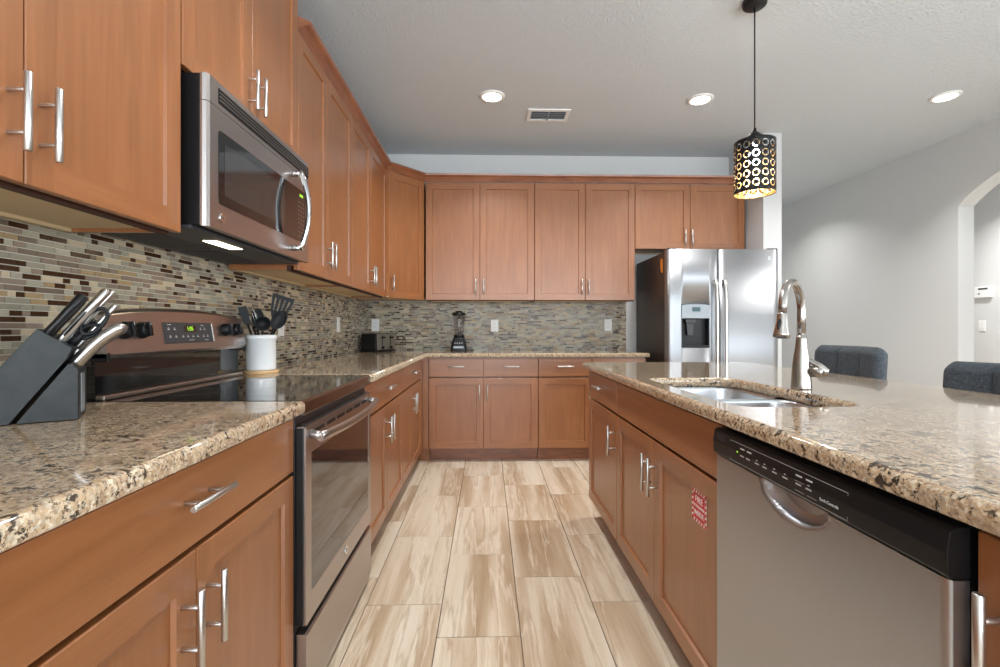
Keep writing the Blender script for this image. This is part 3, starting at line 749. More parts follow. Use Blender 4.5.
# ------------------------------------------------------------------ refrigerator
FRX, FRY, FRW, FRH = 1.432, 3.765, .902, 1.750
FR = thing('refrigerator', 'stainless side-by-side refrigerator with water dispenser at the end of the back wall', 'refrigerator', (FRX, FRY, 0))
bm = BM(); box(bm, .003, FRW-.003, .075, .80, .02, FRH-.012, .004); box(bm, .05, .85, .12, .7, 0, .02); obj('body', bm, 'iron_side', FR)
for x_ in (.01, FRW-.09):
    bm = BM(); box(bm, x_, x_+.08, .01, .16, FRH-.011, FRH+.010, .004); tag(obj('hinge_cover', bm, 'black', FR), 'black hinge cover')
def fdoor(x0, x1, z0, z1, hole=None):
    bm = BM(); n = 20; secs = []
    xs = sorted(set([x0+(x1-x0)*i/n for i in range(n+1)] + ([hole[0], hole[1]] if hole else [])))
    zs = [z0, z1] if not hole else [z0, hole[2], hole[3], z1]
    def yf(x):
        s = (x-(x0+x1)/2)/((x1-x0)/2); return .006*abs(s)**2.2 + (.012*max(0, (abs(s)-.93)/.07)**2)
    V = {}
    def v(x, y, z):
        k = (round(x, 5), round(y, 5), round(z, 5))
        if k not in V: V[k] = bm.verts.new(k)
        return V[k]
    for a, b in zip(xs, xs[1:]):
        for c, d in zip(zs, zs[1:]):
            if hole and a >= hole[0]-1e-6 and b <= hole[1]+1e-6 and abs(c-hole[2]) < 1e-6: continue
            f = bm.faces.new((v(a, yf(a), c), v(b, yf(b), c), v(b, yf(b), d), v(a, yf(a), d))); f.smooth = True
        for z in (z0, z1): bm.faces.new((v(a, yf(a), z), v(b, yf(b), z), v(b, .072, z), v(a, .072, z)))
        bm.faces.new((v(a, .072, z0), v(b, .072, z0), v(b, .072, z1), v(a, .072, z1)))
    for x in (x0, x1):
        for c, d in zip(zs, zs[1:]): bm.faces.new((v(x, yf(x), c), v(x, yf(x), d), v(x, .072, d), v(x, .072, c)))
    if hole:
        a, b, c, d = hole
        for x in (a, b): bm.faces.new((v(x, yf(x), c), v(x, yf(x), d), v(x, .071, d), v(x, .071, c)))
        hx = [q for q in xs if a-1e-6 <= q <= b+1e-6]
        for p_, q_ in zip(hx, hx[1:]):
            for z in (c, d): bm.faces.new((v(p_, yf(p_), z), v(q_, yf(q_), z), v(q_, .071, z), v(p_, .071, z)))
    return bm
DH = (.112, .338, .962, 1.312)
fd = obj('freezer_door', fdoor(.002, .412, .10, FRH, DH), 'steel_fridge', FR)
rd = obj('fridge_door', fdoor(.418, FRW-.002, .10, FRH), 'steel_fridge', FR)
bm = BM(); box(bm, .02, FRW-.02, .03, .074, .02, .095, .003); tag(obj('toe_grille', bm, 'black', FR), 'black toe grille')
# dispenser
bm = BM(); box(bm, .114, .336, .060, .068, .964, 1.310); box(bm, .114, .118, .008, .0595, .964, 1.196); box(bm, .332, .336, .008, .0595, .964, 1.196); box(bm, .1185, .3315, .004, .0595, .964, .982, .002)
dp = tag(obj('dispenser', bm, 'black', fd), 'black dispenser recess')
bm = BM(); prism(bm, [(.1125+.0, 1.198), (.3375, 1.198), (.3375, 1.300)] + [(.225+.1125*math.cos(a), 1.300+.010*math.sin(a)) for a in [PI*i/10 for i in range(1, 10)]] + [(.1125, 1.300)], -.004, .0595, 'y', .001); dpf = tag(obj('dispenser_panel', bm, 'grey', dp), 'grey dispenser controls')
bm = BM(); box(bm, .195, .262, -.0052, -.0042, 1.252, 1.286); tag(obj('lcd', bm, 'blue_led', dp), 'small teal display')
bm = BM(); prism(bm, [(.165, 1.16), (.225, 1.16), (.218, 1.06), (.172, 1.06)], .030, .052, 'y', .003); box(bm, .155, .235, .018, .058, 1.1605, 1.192, .004); obj('paddle', bm, 'darkgrey', dp)
for hx in (.378, .450):
    bm = BM(); n = 16; pts = []
    for i in range(n+1):
        s = -1+2*i/n; pts.append((hx, -.030-.018*(1-s*s*s*s), 1.055+s*.445))
    sweep(bm, pts, .0135, 14, flat=.85, up=(1, 0, 0))
    for zz in (1.488, .622): box(bm, hx-.014, hx+.014, -.034, .004, zz-.018, zz+.018, .004)
    obj('door_handle', bm, 'nickel', fd if hx < .41 else rd)
bm = BM(); cyl(bm, (FRW-.075, .008, FRH-.07), (FRW-.075, .002, FRH-.07), .0165, 24); bdg = obj('badge', bm, 'chrome', rd)
text_mesh('GE', .014, 'darkgrey', 'badge_letters', bdg, (FRW-.075, .0018, FRH-.07), (PI/2, 0, 0))
bm = BM(); prism(bm, [(.11, 1.690), (.165, 1.690), (.165, 1.610), (.14, 1.575), (.11, 1.575)], .0015, .0028, 'x'); tag(obj('energy_tag', bm, 'orange', FR), 'small orange sticker on the side')

# ------------------------------------------------------------------ dishwasher (local x = world -Y)
DWY = 1.204; DWW = .622
DW = thing('dishwasher', 'stainless dishwasher with black control strip in the island', 'dishwasher', (XIS, DWY, 0), -R90)
bm = BM(); box(bm, .004, DWW-.004, .002, .58, .10, .868); box(bm, .02, DWW-.02, .05, .07, 0, .0995); obj('body', bm, 'black', DW)
bm = BM(); NX, NZ = 80, 90; z0, z1 = .118, .795; V = []
for j in range(NZ+1):
    row = []
    for i in range(NX+1):
        x = DWW*i/NX*.992+.0025; tz = j/NZ; z = z0+(z1-z0)*(1-(1-tz)**1.6)
        ux, uz = (x-.305)/.098, (z-.800)/.055; r = ux*ux*1.0+uz*uz
        y = -.024
        if r < 1: y = -.024 + .034*(1-r)**.5
        e = min(x-.0025, DWW*.992+.0025-x); y += .004*max(0, 1-e/.008)**2
        row.append(bm.verts.new((x, y, z)))
    V.append(row)
for j in range(NZ):
    for i in range(NX): f = bm.faces.new((V[j][i], V[j][i+1], V[j+1][i+1], V[j+1][i])); f.smooth = True
back = [bm.verts.new((x, .0012, z)) for x, z in ((.0025, z0), (DWW*.992+.0025, z0), (DWW*.992+.0025, z1), (.0025, z1))]
bm.faces.new(back)
bm.faces.new([V[0][i] for i in range(NX+1)]+[back[1], back[0]]); bm.faces.new([V[j][0] for j in range(NZ+1)]+[back[3], back[0]]); bm.faces.new([V[j][NX] for j in range(NZ+1)]+[back[2], back[1]])
dd = obj('door', bm, 'steel_v', DW)
bm = BM(); prism(bm, [(.001, .797), (-.024, .797), (-.0285, .802), (-.030, .830), (-.026, .857), (-.016, .8625), (.001, .8625)], .001, DWW-.001, 'x', .0015); cs = tag(obj('control_strip', bm, 'black', DW), 'black control strip')
def onstrip(bm, x0, x1, z0, z1):   # thin legend lying on the strip
    ya = lambda z: (-.0285-(z-.802)/.028*.0015 if z < .830 else -.030+(z-.830)/.027*.004) - .0006
    vs = [bm.verts.new(p) for p in ((x0, ya(z0), z0), (x1, ya(z0), z0), (x1, ya(z1), z1), (x0, ya(z1), z1))]; bm.faces.new(vs)
bm = BM()
onstrip(bm, .085, .455, .8485, .8492); onstrip(bm, .085, .455, .8040, .8047); onstrip(bm, .085, .0857, .804, .849); onstrip(bm, .4543, .455, .804, .849)
for x in (.14, .165, .20, .228, .262, .296, .336, .364): onstrip(bm, x-.008, x+.008, .8225, .8255)
for x in (.20, .228, .262, .296, .364): onstrip(bm, x-.003, x+.003, .830, .8318)
for x in (.14, .168, .336, .364): onstrip(bm, x-.009, x+.009, .838, .8410)
onstrip(bm, .325, .352, .811, .8118); onstrip(bm, .325, .352, .829, .8298); onstrip(bm, .358, .385, .811, .8118)
obj('key_legends', bm, 'legend', cs)
bm = BM(); onstrip(bm, .118, .123, .8275, .831); tag(obj('indicator', bm, 'green_led', cs), 'green indicator')
text_mesh('Lock Controls', .0075, 'legend', 'printed_text', cs, (.415, -.0305, .818), (PI/2, 0, 0))
bm = BM()
for i in range(4): onstrip(bm, .018, .062, .838+i*.0042, .8395+i*.0042)
obj('vent_lines', bm, 'darkgrey', cs)

# ------------------------------------------------------------------ fire extinguisher sticker on the island door
ST = thing('safety_sticker', 'red and white fire extinguisher inside sticker on an island door', 'sticker', (XIS+.0078, 1.366, .595), -R90)
bm = BM(); prism(bm, rrect(-.0475, .0475, -.0475, .0475, .006, 3), -.0006, 0, 'y'); sb = obj('backing', bm, 'white', ST)
bm = BM(); s_ = .0475; st = .0095; k_ = 6
for i in range(k_):
    a = -s_+ (i+.1)*(2*s_/k_); b = a+s_/k_*1.15; sk = .004
    for z0_, z1_ in ((s_-st, s_), (-s_, -s_+st)):
        q = [(a, z0_), (min(b, s_), z0_), (min(b+sk, s_), z1_), (min(a+sk, s_), z1_)]
        bm.faces.new([bm.verts.new((p[0], -.0008, p[1])) for p in q])
    for x0_, x1_ in ((-s_, -s_+st), (s_-st, s_)):
        q = [(x0_, max(a, -s_)), (x1_, min(a+sk, s_)), (x1_, min(b+sk, s_)), (x0_, min(b, s_))]
        bm.faces.new([bm.verts.new((p[0], -.0009, p[1])) for p in q])
i0 = .0370
bm.faces.new([bm.verts.new((x, -.0010, z)) for x, z in ((-i0, -i0), (i0, -i0), (i0, i0), (-i0, i0))])
tag(obj('red_print', bm, 'red', ST), 'red striped border and field')
text_mesh('FIRE', .026, 'white', 'lettering', ST, (0, -.0012, .020), (PI/2, 0, 0), xs=1.05)
text_mesh('EXTINGUISHER', .0105, 'white', 'lettering', ST, (0, -.0012, .0), (PI/2, 0, 0), xs=.95)
text_mesh('INSIDE', .021, 'white', 'lettering', ST, (0, -.0012, -.020), (PI/2, 0, 0))

# ------------------------------------------------------------------ knife block (local x = u direction, y into depth)
KA = math.radians(33)
KB = thing('knife_block', 'dark grey slanted knife block on the left worktop', 'knife block', (-.896, 1.071, ZT), KA)
bm = BM(); prism(bm, [(-.207, .001), (-.109, .001), (-.0215, .131), (-.0095, .158), (-.066, .200)], 0, .120, 'y', .0015); obj('slanted_body', bm, 'block', KB)
bm = BM(); prism(bm, [(-.099, .001), (0, .001), (0, .111), (-.0165, .1245)], .001, .119, 'y', .0015); fb = obj('front_foot', bm, 'block', KB)
bm = BM(); box(bm, .0002, .0012, .035, .085, .012, .100); tag(obj('front_plate', bm, 'grey', fb), 'grey plate on the front')
def kn(name, label, p, L, r, mat, off, flat=.62, bend=0.0, rings_=False, cat='knife'):
    """handle rising out of the block in local (u,z); off = depth inside the block"""
    a = math.radians(55); d = Vector((math.cos(a), 0, math.sin(a)))
    base = Vector((p[0], off, p[1]))
    wl = Matrix.Rotation(KA, 3, 'Z') @ base + KB.location
    t = thing(name, label, cat, tuple(wl), KA)
    pts = [d*(-.006), d*0, d*(L*.3)+Vector((0, 0, -bend*.5)), d*(L*.6)+Vector((bend*.3, 0, -bend)), d*L+Vector((bend, 0, -bend*1.4)), d*(L+.004)+Vector((bend, 0, -bend*1.5))]
    bm = BM(); sweep(bm, pts, [r*.8, r*.95, r*.9, r, r*1.05, r*.7], 14, flat=flat, up=(0, 1, 0)); h = obj('grip', bm, mat, t)
    bm = BM(); b0 = d*(-.0062); b1 = d*(-.10 if L > .085 else -.07)
    w_ = r*.75; n_ = Vector((-d.z, 0, d.x))
    vs = [bm.verts.new(q) for q in (b0+n_*w_+Vector((0, .0007, 0)), b0-n_*w_+Vector((0, .0007, 0)), b1-n_*w_*.6+Vector((0, .0004, 0)), b1+n_*w_+Vector((0, .0004, 0)), b0+n_*w_+Vector((0, -.0007, 0)), b0-n_*w_+Vector((0, -.0007, 0)), b1-n_*w_*.6+Vector((0, -.0004, 0)), b1+n_*w_+Vector((0, -.0004, 0)))]
    for q in ((0, 1, 2, 3), (4, 7, 6, 5), (0, 4, 5, 1), (1, 5, 6, 2), (2, 6, 7, 3), (3, 7, 4, 0)): bm.faces.new([vs[i] for i in q])
    tag(obj('blade', bm, 'steel', t), 'steel blade hidden in the block')
    return t, d, pts
kn('kitchen_knife', 'knife with a thick black handle, leftmost in the knife block', (-.052, .190), .100, .0150, 'black', .022, .7)
kn('sharpening_steel', 'dark-handled tool standing behind the black knife handle in the block', (-.058, .194), .088, .014, 'darkgrey', .095, .8, cat='knife')
t, d, pts = kn('kitchen_knife', 'knife with a long silver handle, nearest of the two tall silver ones', (-.032, .176), .134, .0125, 'nickel', .030, .75)
bm = BM(); sweep(bm, [d*.01+Vector((-.0, -.0092, 0)), d*.120+Vector((0, -.0100, 0))], .0028, 8); tag(obj('inlay', bm, 'black', t), 'black stripe along the handle')
kn('kitchen_knife', 'knife with a silver handle just behind the nearest tall silver one', (-.026, .174), .138, .0115, 'nickel', .065, .7)
kn('kitchen_knife', 'slim silver-handled knife rising right of the scissors', (-.010, .160), .115, .0080, 'nickel', .085, .8)
kn('kitchen_knife', 'second dark knife handle low behind the scissors in the block', (-.020, .168), .062, .010, 'black_soft', .100, .7)
# scissors
wl = Matrix.Rotation(KA, 3, 'Z') @ Vector((-.020, .048, .165)) + KB.location
t = thing('kitchen_scissors', 'black-handled kitchen scissors with a loop grip in the knife block', 'scissors', tuple(wl), KA)
for dy_, (cx, cz, rx, rz_, tl) in ((0, (.042, .052, .034, .017, 55)), (.009, (.030, .028, .024, .012, 30))):
    bm = BM(); a = math.radians(tl); ux, uz = math.cos(a), math.sin(a)
    pts = [(cx+rx*math.cos(q)*ux-rz_*math.sin(q)*uz, dy_, cz+rx*math.cos(q)*uz+rz_*math.sin(q)*ux) for q in [2*PI*i/24 for i in range(25)]]
    sweep(bm, pts, .0042, 10, caps=False); sweep(bm, [(.0, dy_, .0), (.012, dy_, .012), (cx-rx*.95*ux, dy_, cz-rx*.95*uz)], [.007, .006, .0045], 10); obj('handle', bm, 'black_soft', t)
bm = BM(); sweep(bm, [(.002, .004, .002), (-.06, .004, -.088)], [.006, .003], 8, flat=.3); obj('blades', bm, 'steel', t)
# big curved silver handle in the lower foot
wl = Matrix.Rotation(KA, 3, 'Z') @ Vector((-.011, .045, .122)) + KB.location
t = thing('steak_knife', 'front knife with thick curved ribbed silver handle in the low foot of the block', 'knife', tuple(wl), KA, None)
base = [(-.004, 0, -.006), (.004, 0, .006), (.018, 0, .024), (.036, 0, .045), (.053, 0, .062), (.071, 0, .076), (.083, 0, .081), (.089, 0, .079)]
bm = BM(); sweep(bm, base, [.0130, .0145, .0138, .0145, .0158, .0168, .0150, .010], 16, flat=.78, up=(0, 1, 0)); h = obj('grip', bm, 'nickel', t)
bm = BM(); sweep(bm, [(p[0]*1.0, -.0114, p[2]+.003) for p in base[2:-1]], .0015, 8); tag(obj('groove', bm, 'darkgrey', h), 'dark groove along the grip')
for i, yy in enumerate((.074, .103)):
    wl = Matrix.Rotation(KA, 3, 'Z') @ Vector((-.011, yy, .119)) + KB.location
    c = copy_tree(t); c.location = wl
    c['label'] = ('middle' if i == 0 else 'rear')+' of the curved silver handles in the low foot of the knife block'

# ------------------------------------------------------------------ utensil crock and tools
CX, CY = -1.030, 2.205
bm = BM(); cyl(bm, (0, 0, 0), (0, 0, .012), .072, 40); tag(obj('wooden_trivet', bm, 'lightwood', None, (CX, CY, ZT)), 'round pale wood trivet under the utensil crock', 'trivet')
bm = BM(); lathe(bm, [(0, 0), (.056, 0), (.062, .004), (.063, .012), (.063, .138), (.0665, .141), (.0665, .158), (.064, .161), (.060, .159), (.0585, .138), (.0585, .008), (0, .006)], (0, 0, 0), 44)
tag(obj('utensil_crock', bm, 'ceramic', None, (CX, CY, ZT+.0125)), 'white ceramic crock holding black cooking utensils', 'crock')
ZB = ZT+.022
def tool(name, label, foot, top, head, cat='utensil'):
    t = thing(name, label, cat, (CX+foot[0], CY+foot[1], ZB)); top = Vector(top)-Vector((foot[0], foot[1], 0))
    bm = BM(); sweep(bm, [(0, 0, 0), top*.5, top], [.0045, .0055, .0042], 10); obj('handle', bm, 'black_soft', t)
    d = top.normalized(); bm = BM()
    # head plane faces the camera (roughly -y +x)
    side = Vector((.90, .44, 0)); side = (side-d*side.dot(d)).normalized(); nrm = side.cross(d)
    P = lambda a, b, c=0: top+side*a+d*b+nrm*c
    if head == 'turner' or head == 'spatula':
        L, w0, w1, th = (.105, .026, .048, .0016) if head == 'turner' else (.080, .013, .018, .004)
        out = [(-w0, 0), (w0, 0), (w1, L*.55), (w1*.96, L-.008), (w1*.80, L), (-w1*.80, L), (-w1*.96, L-.008), (-w1, L*.55)]
        if head == 'turner':
            slots = 4; grid = []
            xs = [-w1*.95]; 
            for i in range(slots):
                c = (-w1*.62)+i*(w1*1.24/(slots-1)); xs += [c-.0032, c+.0032]
            xs.append(w1*.95)
            hw = lambda b: w0+(w1-w0)*min(1, b/(L*.55))
            bs = [0, L*.28, L*.84, L]
            for j in range(3):
                for i in range(len(xs)-1):
                    if j == 1 and i % 2 == 1: continue
                    q = []
                    for (ii, jj) in ((i, j), (i+1, j), (i+1, j+1), (i, j+1)):
                        q.append((xs[ii]/(w1*.95)*hw(bs[jj]), bs[jj]))
                    lo = [bm.verts.new(P(a, b, -th)) for a, b in q]; hi = [bm.verts.new(P(a, b, th)) for a, b in q]
                    bm.faces.new(lo[::-1]); bm.faces.new(hi)
                    for k in range(4): bm.faces.new((lo[k], lo[(k+1) % 4], hi[(k+1) % 4], hi[k]))
        else:
            lo = [bm.verts.new(P(a, b, -th*.5)) for a, b in out]; hi = [bm.verts.new(P(a, b, th*.5)) for a, b in out]
            bm.faces.new(lo[::-1]); bm.faces.new(hi)
            for k in range(8): bm.faces.new((lo[k], lo[(k+1) % 8], hi[(k+1) % 8], hi[k]))
    elif head in ('ladle', 'spoon'):
        R_, L = (.034, .034) if head == 'ladle' else (.026, .046); dep = .024 if head == 'ladle' else .010
        n, m = 20, 6; rings = []
        for sgn in (0, 1):
            for k in range(m+1):
                rr = 1-k/m if sgn == 0 else k/m
                z = -dep*(1-rr*rr) - (0 if sgn == 0 else -.0016)
                rings.append([bm.verts.new(P(R_*rr*math.cos(2*PI*i/n), L+L*rr*math.sin(2*PI*i/n), z)) for i in range(n)] if rr > 0 else None)
        # outer bowl then inner bowl
        c0 = bm.verts.new(P(0, L, -dep)); c1 = bm.verts.new(P(0, L, -dep+.0016))
        o_ = rings[:m]; i_ = rings[m+2:]
        for a, b in zip(o_, o_[1:]):
            for i in range(n): f = bm.faces.new((a[i], a[(i+1) % n], b[(i+1) % n], b[i])); f.smooth = True
        for i in range(n): bm.faces.new((o_[-1][i], o_[-1][(i+1) % n], c0))
        for a, b in zip(i_, i_[1:]):
            for i in range(n): f = bm.faces.new((a[i], a[(i+1) % n], b[(i+1) % n], b[i])); f.smooth = True
        for i in range(n): bm.faces.new((i_[0][i], i_[0][(i+1) % n], c1))
        for i in range(n): bm.faces.new((o_[0][i], o_[0][(i+1) % n], i_[-1][(i+1) % n], i_[-1][i]))
    elif head == 'fork':
        for a in (-.022, -.008, .008, .022): sweep(bm, [P(a*.5, 0), P(a, .02), P(a, .075, .006)], [.004, .0035, .003], 8)
        sweep(bm, [P(-.020, .022), P(.020, .022)], .004, 8)
    elif head == 'whisk':
        for k in range(6):
            a0 = PI*k/6; pts = []
            for i in range(15):
                tt = PI*i/14; r_ = .026*math.sin(tt)**.8; b = .045-.045*math.cos(tt)
                pts.append(None)
            pts = [top+(side*math.cos(a0)+nrm*math.sin(a0))*(.028*math.sin(2*PI*i/24)) + d*(.045-.045*math.cos(2*PI*i/24)) for i in range(25)]
            sweep(bm, pts, .0009, 6, caps=False)
    hmat = {'whisk': 'steel'}.get(head, 'black_soft')
    obj('head', bm, hmat, t)
    return t
tool('slotted_turner', 'black slotted turner, tallest and rightmost utensil in the crock', (-.01, .01, 0), (.046, .058, .232), 'turner')
tool('spatula', 'navy-black solid spatula leaning left out of the crock', (.01, -.01, 0), (-.030, -.062, .200), 'spatula')
tool('ladle', 'black ladle with its round bowl facing out of the crock at left', (.0, .0, 0), (.018, -.026, .168), 'ladle')
tool('serving_spoon', 'black serving spoon leaning right in front of the turner', (-.015, -.02, 0), (.050, .010, .178), 'spoon')
tool('slotted_spoon', 'black spoon in the middle of the crock behind the ladle', (-.02, .015, 0), (-.020, .012, .180), 'spoon')
tool('serving_fork', 'black utensil leaning far right out of the crock', (-.02, -.0, 0), (.052, .036, .180), 'spoon')
tool('wire_whisk', 'thin wire whisk at the back of the crock', (.02, .02, 0), (-.034, -.006, .190), 'whisk')

# ------------------------------------------------------------------ toaster (front with levers faces local -y)
TA = math.radians(66)
TO = thing('toaster', 'black toaster with chrome front on the worktop in the back corner', 'toaster', (-.955, 4.125, ZT), TA)
bm = BM(); box(bm, .004, .286, .004, .165, .012, .160, .016)
box(bm, .0, .29, .0, .17, .004, .016, .003)
for x_ in (.03, .26):
    for y_ in (.03, .14): box(bm, x_-.01, x_+.01, y_-.01, y_+.01, 0, .0045)
obj('body', bm, 'black', TO)
bm = BM(); box(bm, .018, .272, -.003, .0035, .020, .156, .002); fp = tag(obj('front_plate', bm, 'nickel', TO), 'chrome front plate')
for x_ in (.085, .205):
    bm = BM(); box(bm, x_-.006, x_+.006, -.0038, -.0031, .055, .145); tag(obj('lever_slot', bm, 'black', fp), 'black lever slot')
    bm = BM(); box(bm, x_-.020, x_+.020, -.022, -.0040, .118, .134, .004); obj('lever', bm, 'black', fp)
    bm = BM(); cyl(bm, (x_, -.0032, .038), (x_, -.018, .038), .014, 18); obj('dial', bm, 'black', fp)
for y_ in (.045, .105):
    bm = BM(); box(bm, .03, .26, y_, y_+.028, .1602, .1612); tag(obj('bread_slot', bm, 'darkgrey', TO), 'dark bread slot')

# ------------------------------------------------------------------ blender
BL = thing('countertop_blender', 'black blender with clear jar standing on the back worktop', 'blender', (-.262, 4.395, ZT)); BL.scale = (1.05, 1.05, .94)
bm = BM()
secs = [(.068, .062, 0), (.070, .064, .006), (.068, .062, .030), (.060, .055, .085), (.050, .046, .118), (.046, .042, .132)]
rings = []
for a, b, z in secs: rings.append([bm.verts.new((p[0], p[1], z)) for p in rrect(-a, a, -b, b, .022, 5)])
for a, b in zip(rings, rings[1:]):
    for i in range(len(a)): f = bm.faces.new((a[i], a[(i+1) % len(a)], b[(i+1) % len(a)], b[i])); f.smooth = True
bm.faces.new(rings[0]); bm.faces.new(rings[-1]); bb = obj('base', bm, 'black', BL)
bm = BM(); box(bm, -.045, .045, -.0655, -.060, .028, .048, .002); tag(obj('name_strip', bm, 'grey', bb), 'grey strip')
bm = BM()
for x_ in (-.03, -.01, .01, .03): cyl(bm, (x_, -.056, .078), (x_, -.063, .078), .0055, 12)
tag(obj('buttons', bm, 'legend', bb), 'pale buttons')
bm = BM(); lathe(bm, [(.0, .1325), (.044, .1325), (.046, .150), (.042, .160), (0, .160)], (0, 0, 0), 28); obj('collar', bm, 'black', BL)
bm = BM(); lathe(bm, [(.038, .1605), (.040, .165), (.052, .300), (.054, .345), (.051, .345), (.049, .300), (.037, .168), (0, .166)], (0, 0, 0), 32)
jr = tag(obj('jar', bm, 'jar', BL), 'clear jar')
bm = BM(); pts = [(-.046, 0, .320), (-.075, 0, .322), (-.092, 0, .300), (-.092, 0, .240), (-.078, 0, .215), (-.050, 0, .205)]
sweep(bm, pts, .007, 10, flat=.8); obj('jar_handle', bm, 'jar', jr)
bm = BM(); lathe(bm, [(0, .3452), (.056, .3452), (.058, .352), (.056, .372), (.030, .376), (.028, .388), (0, .390)], (0, 0, 0), 30); obj('lid', bm, 'black', BL)
bm = BM(); sweep(bm, [(0, 0, .170), (0, 0, .330)], .007, 10)
for z in (.19, .24, .29): sweep(bm, [(-.03, 0, z), (0, 0, z+.006), (.03, 0, z)], [.003, .006, .003], 8, flat=.5)
tag(obj('blade_shaft', bm, 'nickel', BL), 'steel blade shaft')
bm = BM(); sweep(bm, [(.060, .03, .012), (.085, .04, .004), (.115, .03, .004), (.130, .06, .004), (.110, .10, .006), (.09, .16, .02)], .0032, 8); tag(obj('power_cord', bm, 'black', BL), 'black power cord')

# ------------------------------------------------------------------ outlets and switches
def outlet(label, loc, rz, name='power_outlet', cat='outlet', sw=False):
    t = thing(name, label, cat, loc, rz)
    bm = BM(); box(bm, -.036, .036, -.0055, 0, -.058, .058, .002); obj('cover_plate', bm, 'white', t)
    bm = BM()
    if sw: box(bm, -.016, .016, -.0085, -.0056, -.032, .032, .002); obj('rocker', bm, 'white', t)
    else:
        for zz in (-.020, .020): prism(bm, [(p[0], p[1]+zz) for p in rrect(-.017, .017, -.014, .014, .006, 4)], -.0075, -.0056, 'y')
        o = obj('receptacle', bm, 'white', t)
        bm = BM()
        for zz in (-.020, .020): box(bm, -.008, -.006, -.0079, -.0076, zz-.003, zz+.006); box(bm, .006, .008, -.0079, -.0076, zz-.003, zz+.006)
        obj('slots', bm, 'darkgrey', o)
    return t
outlet('white outlet on the left wall tiles behind the utensils', (XW+.0085, 2.665, 1.130), R90)
outlet('white outlet on the left wall tiles between the crock and the corner', (XW+.0085, 3.680, 1.145), R90)
outlet('white outlet on the back wall just above the toaster', (-1.072, YW-.0085, 1.150), 0)
outlet('white outlet on the back wall tiles right of the blender', (.068, YW-.0085, 1.145), 0)
outlet('white outlet at the right end of the back wall tiles near the refrigerator', (1.168, YW-.0085, 1.150), 0)
outlet('white light switch on the hallway wall below the thermostat', (5.349, 5.03, 1.147), -R90, 'light_switch', 'switch', True)
TH = thing('thermostat', 'white wall thermostat seen through the arch at right', 'thermostat', (5.349, 5.02, 1.505), -R90)
bm = BM(); box(bm, -.075, .10, -.028, 0, -.055, .062, .006); hs = obj('housing', bm, 'white', TH)
bm = BM(); box(bm, -.030, .07, -.0290, -.0281, .030, .050); tag(obj('screen', bm, 'darkgrey', hs), 'dark screen')
bm = BM(); cyl(bm, (-.02, -.028, -.012), (-.02, -.031, -.012), .010, 16); tag(obj('dial', bm, 'grey', hs), 'small round grey button')

# ------------------------------------------------------------------ ceiling lights, vent
def downlight(label, x, y, power=1):
    t = thing('ceiling_light', label, 'light', (x, y, ZC), 0, None)
    bm = BM(); lathe(bm, [(.068, -.0005), (.092, -.0005), (.092, -.004), (.082, -.010), (.070, -.012), (.068, -.006)], (0, 0, 0), 36)
    for f in bm.faces: f.smooth = True
    bm.faces.ensure_lookup_table()
    obj('trim_ring', bm, 'white', t)
    bm = BM(); lathe(bm, [(0, -.0065), (.0675, -.0065), (.0675, -.003), (0, -.003)], (0, 0, 0), 32); tag(obj('lens', bm, 'lamp_white', t), 'glowing white lens')
    area('lamp', (0, 0, -.016), (0, 0, 0), .13, .13, LAMP_W*power, (1, .98, .955), 'DISK', t, 125)
downlight('recessed downlight left of the ceiling vent', .033, 3.443)
downlight('recessed downlight between the vent and the pendant lamp', 1.553, 3.45)
downlight('recessed downlight at upper right, beyond the pendant', 3.30, 3.36, 1.5)
for i, (x, y) in enumerate(((.03, 1.5), (3.3, 1.2), (.4, -1.2), (2.6, -1.4))):
    downlight(('recessed downlight over the aisle, above the frame', 'recessed downlight over the seating side, out of frame', 'recessed downlight behind the camera at left', 'recessed downlight behind the camera at right')[i], x, y, 1.7 if i == 1 else 1)
downlight('recessed downlight in the hallway beyond the arch', 4.75, 4.2, 2.9)
downlight('recessed downlight in the passage beyond the refrigerator', 3.3, 5.6, .8)
VT = thing('ceiling_vent', 'white rectangular air vent grille in the ceiling', 'vent', (.474, 3.735, ZC))
bm = BM(); o_ = rrect(-.165, .165, -.105, .105, .003, 1); i_ = rrect(-.135, .135, -.075, .075, .002, 1)
A = [bm.verts.new((p[0], p[1], -.001)) for p in o_]; B = [bm.verts.new((p[0]*.985, p[1]*.98, -.008)) for p in o_]; C = [bm.verts.new((p[0], p[1], -.008)) for p in i_]; D = [bm.verts.new((p[0], p[1], -.001)) for p in i_]
n = len(o_)
for P_, Q_ in ((A, B), (B, C), (C, D)):
    for i in range(n): bm.faces.new((P_[i], P_[(i+1) % n], Q_[(i+1) % n], Q_[i]))
obj('frame', bm, 'white', VT)
bm = BM(); box(bm, -.134, .134, -.074, .074, -.0015, -.0005); tag(obj('duct', bm, 'darkgrey', VT), 'dark duct opening')
bm = BM()
for i in range(5):
    y_ = -.060+i*.030
    vs = [bm.verts.new(p) for p in ((-.134, y_-.012, -.0085), (.134, y_-.012, -.0085), (.134, y_+.006, -.0018), (-.134, y_+.006, -.0018), (-.134, y_-.0125, -.0072), (.134, y_-.0125, -.0072), (.134, y_+.0055, -.0005-.0010), (-.134, y_+.0055, -.0015))]
    for q in ((0, 1, 2, 3), (4, 7, 6, 5), (0, 4, 5, 1), (2, 6, 7, 3), (1, 5, 6, 2), (3, 7, 4, 0)): bm.faces.new([vs[j] for j in q])
obj('louvers', bm, 'grey', VT)
bm = BM(); box(bm, -.006, .006, -.074, .074, -.012, -.0088); obj('center_bar', bm, 'grey', VT)

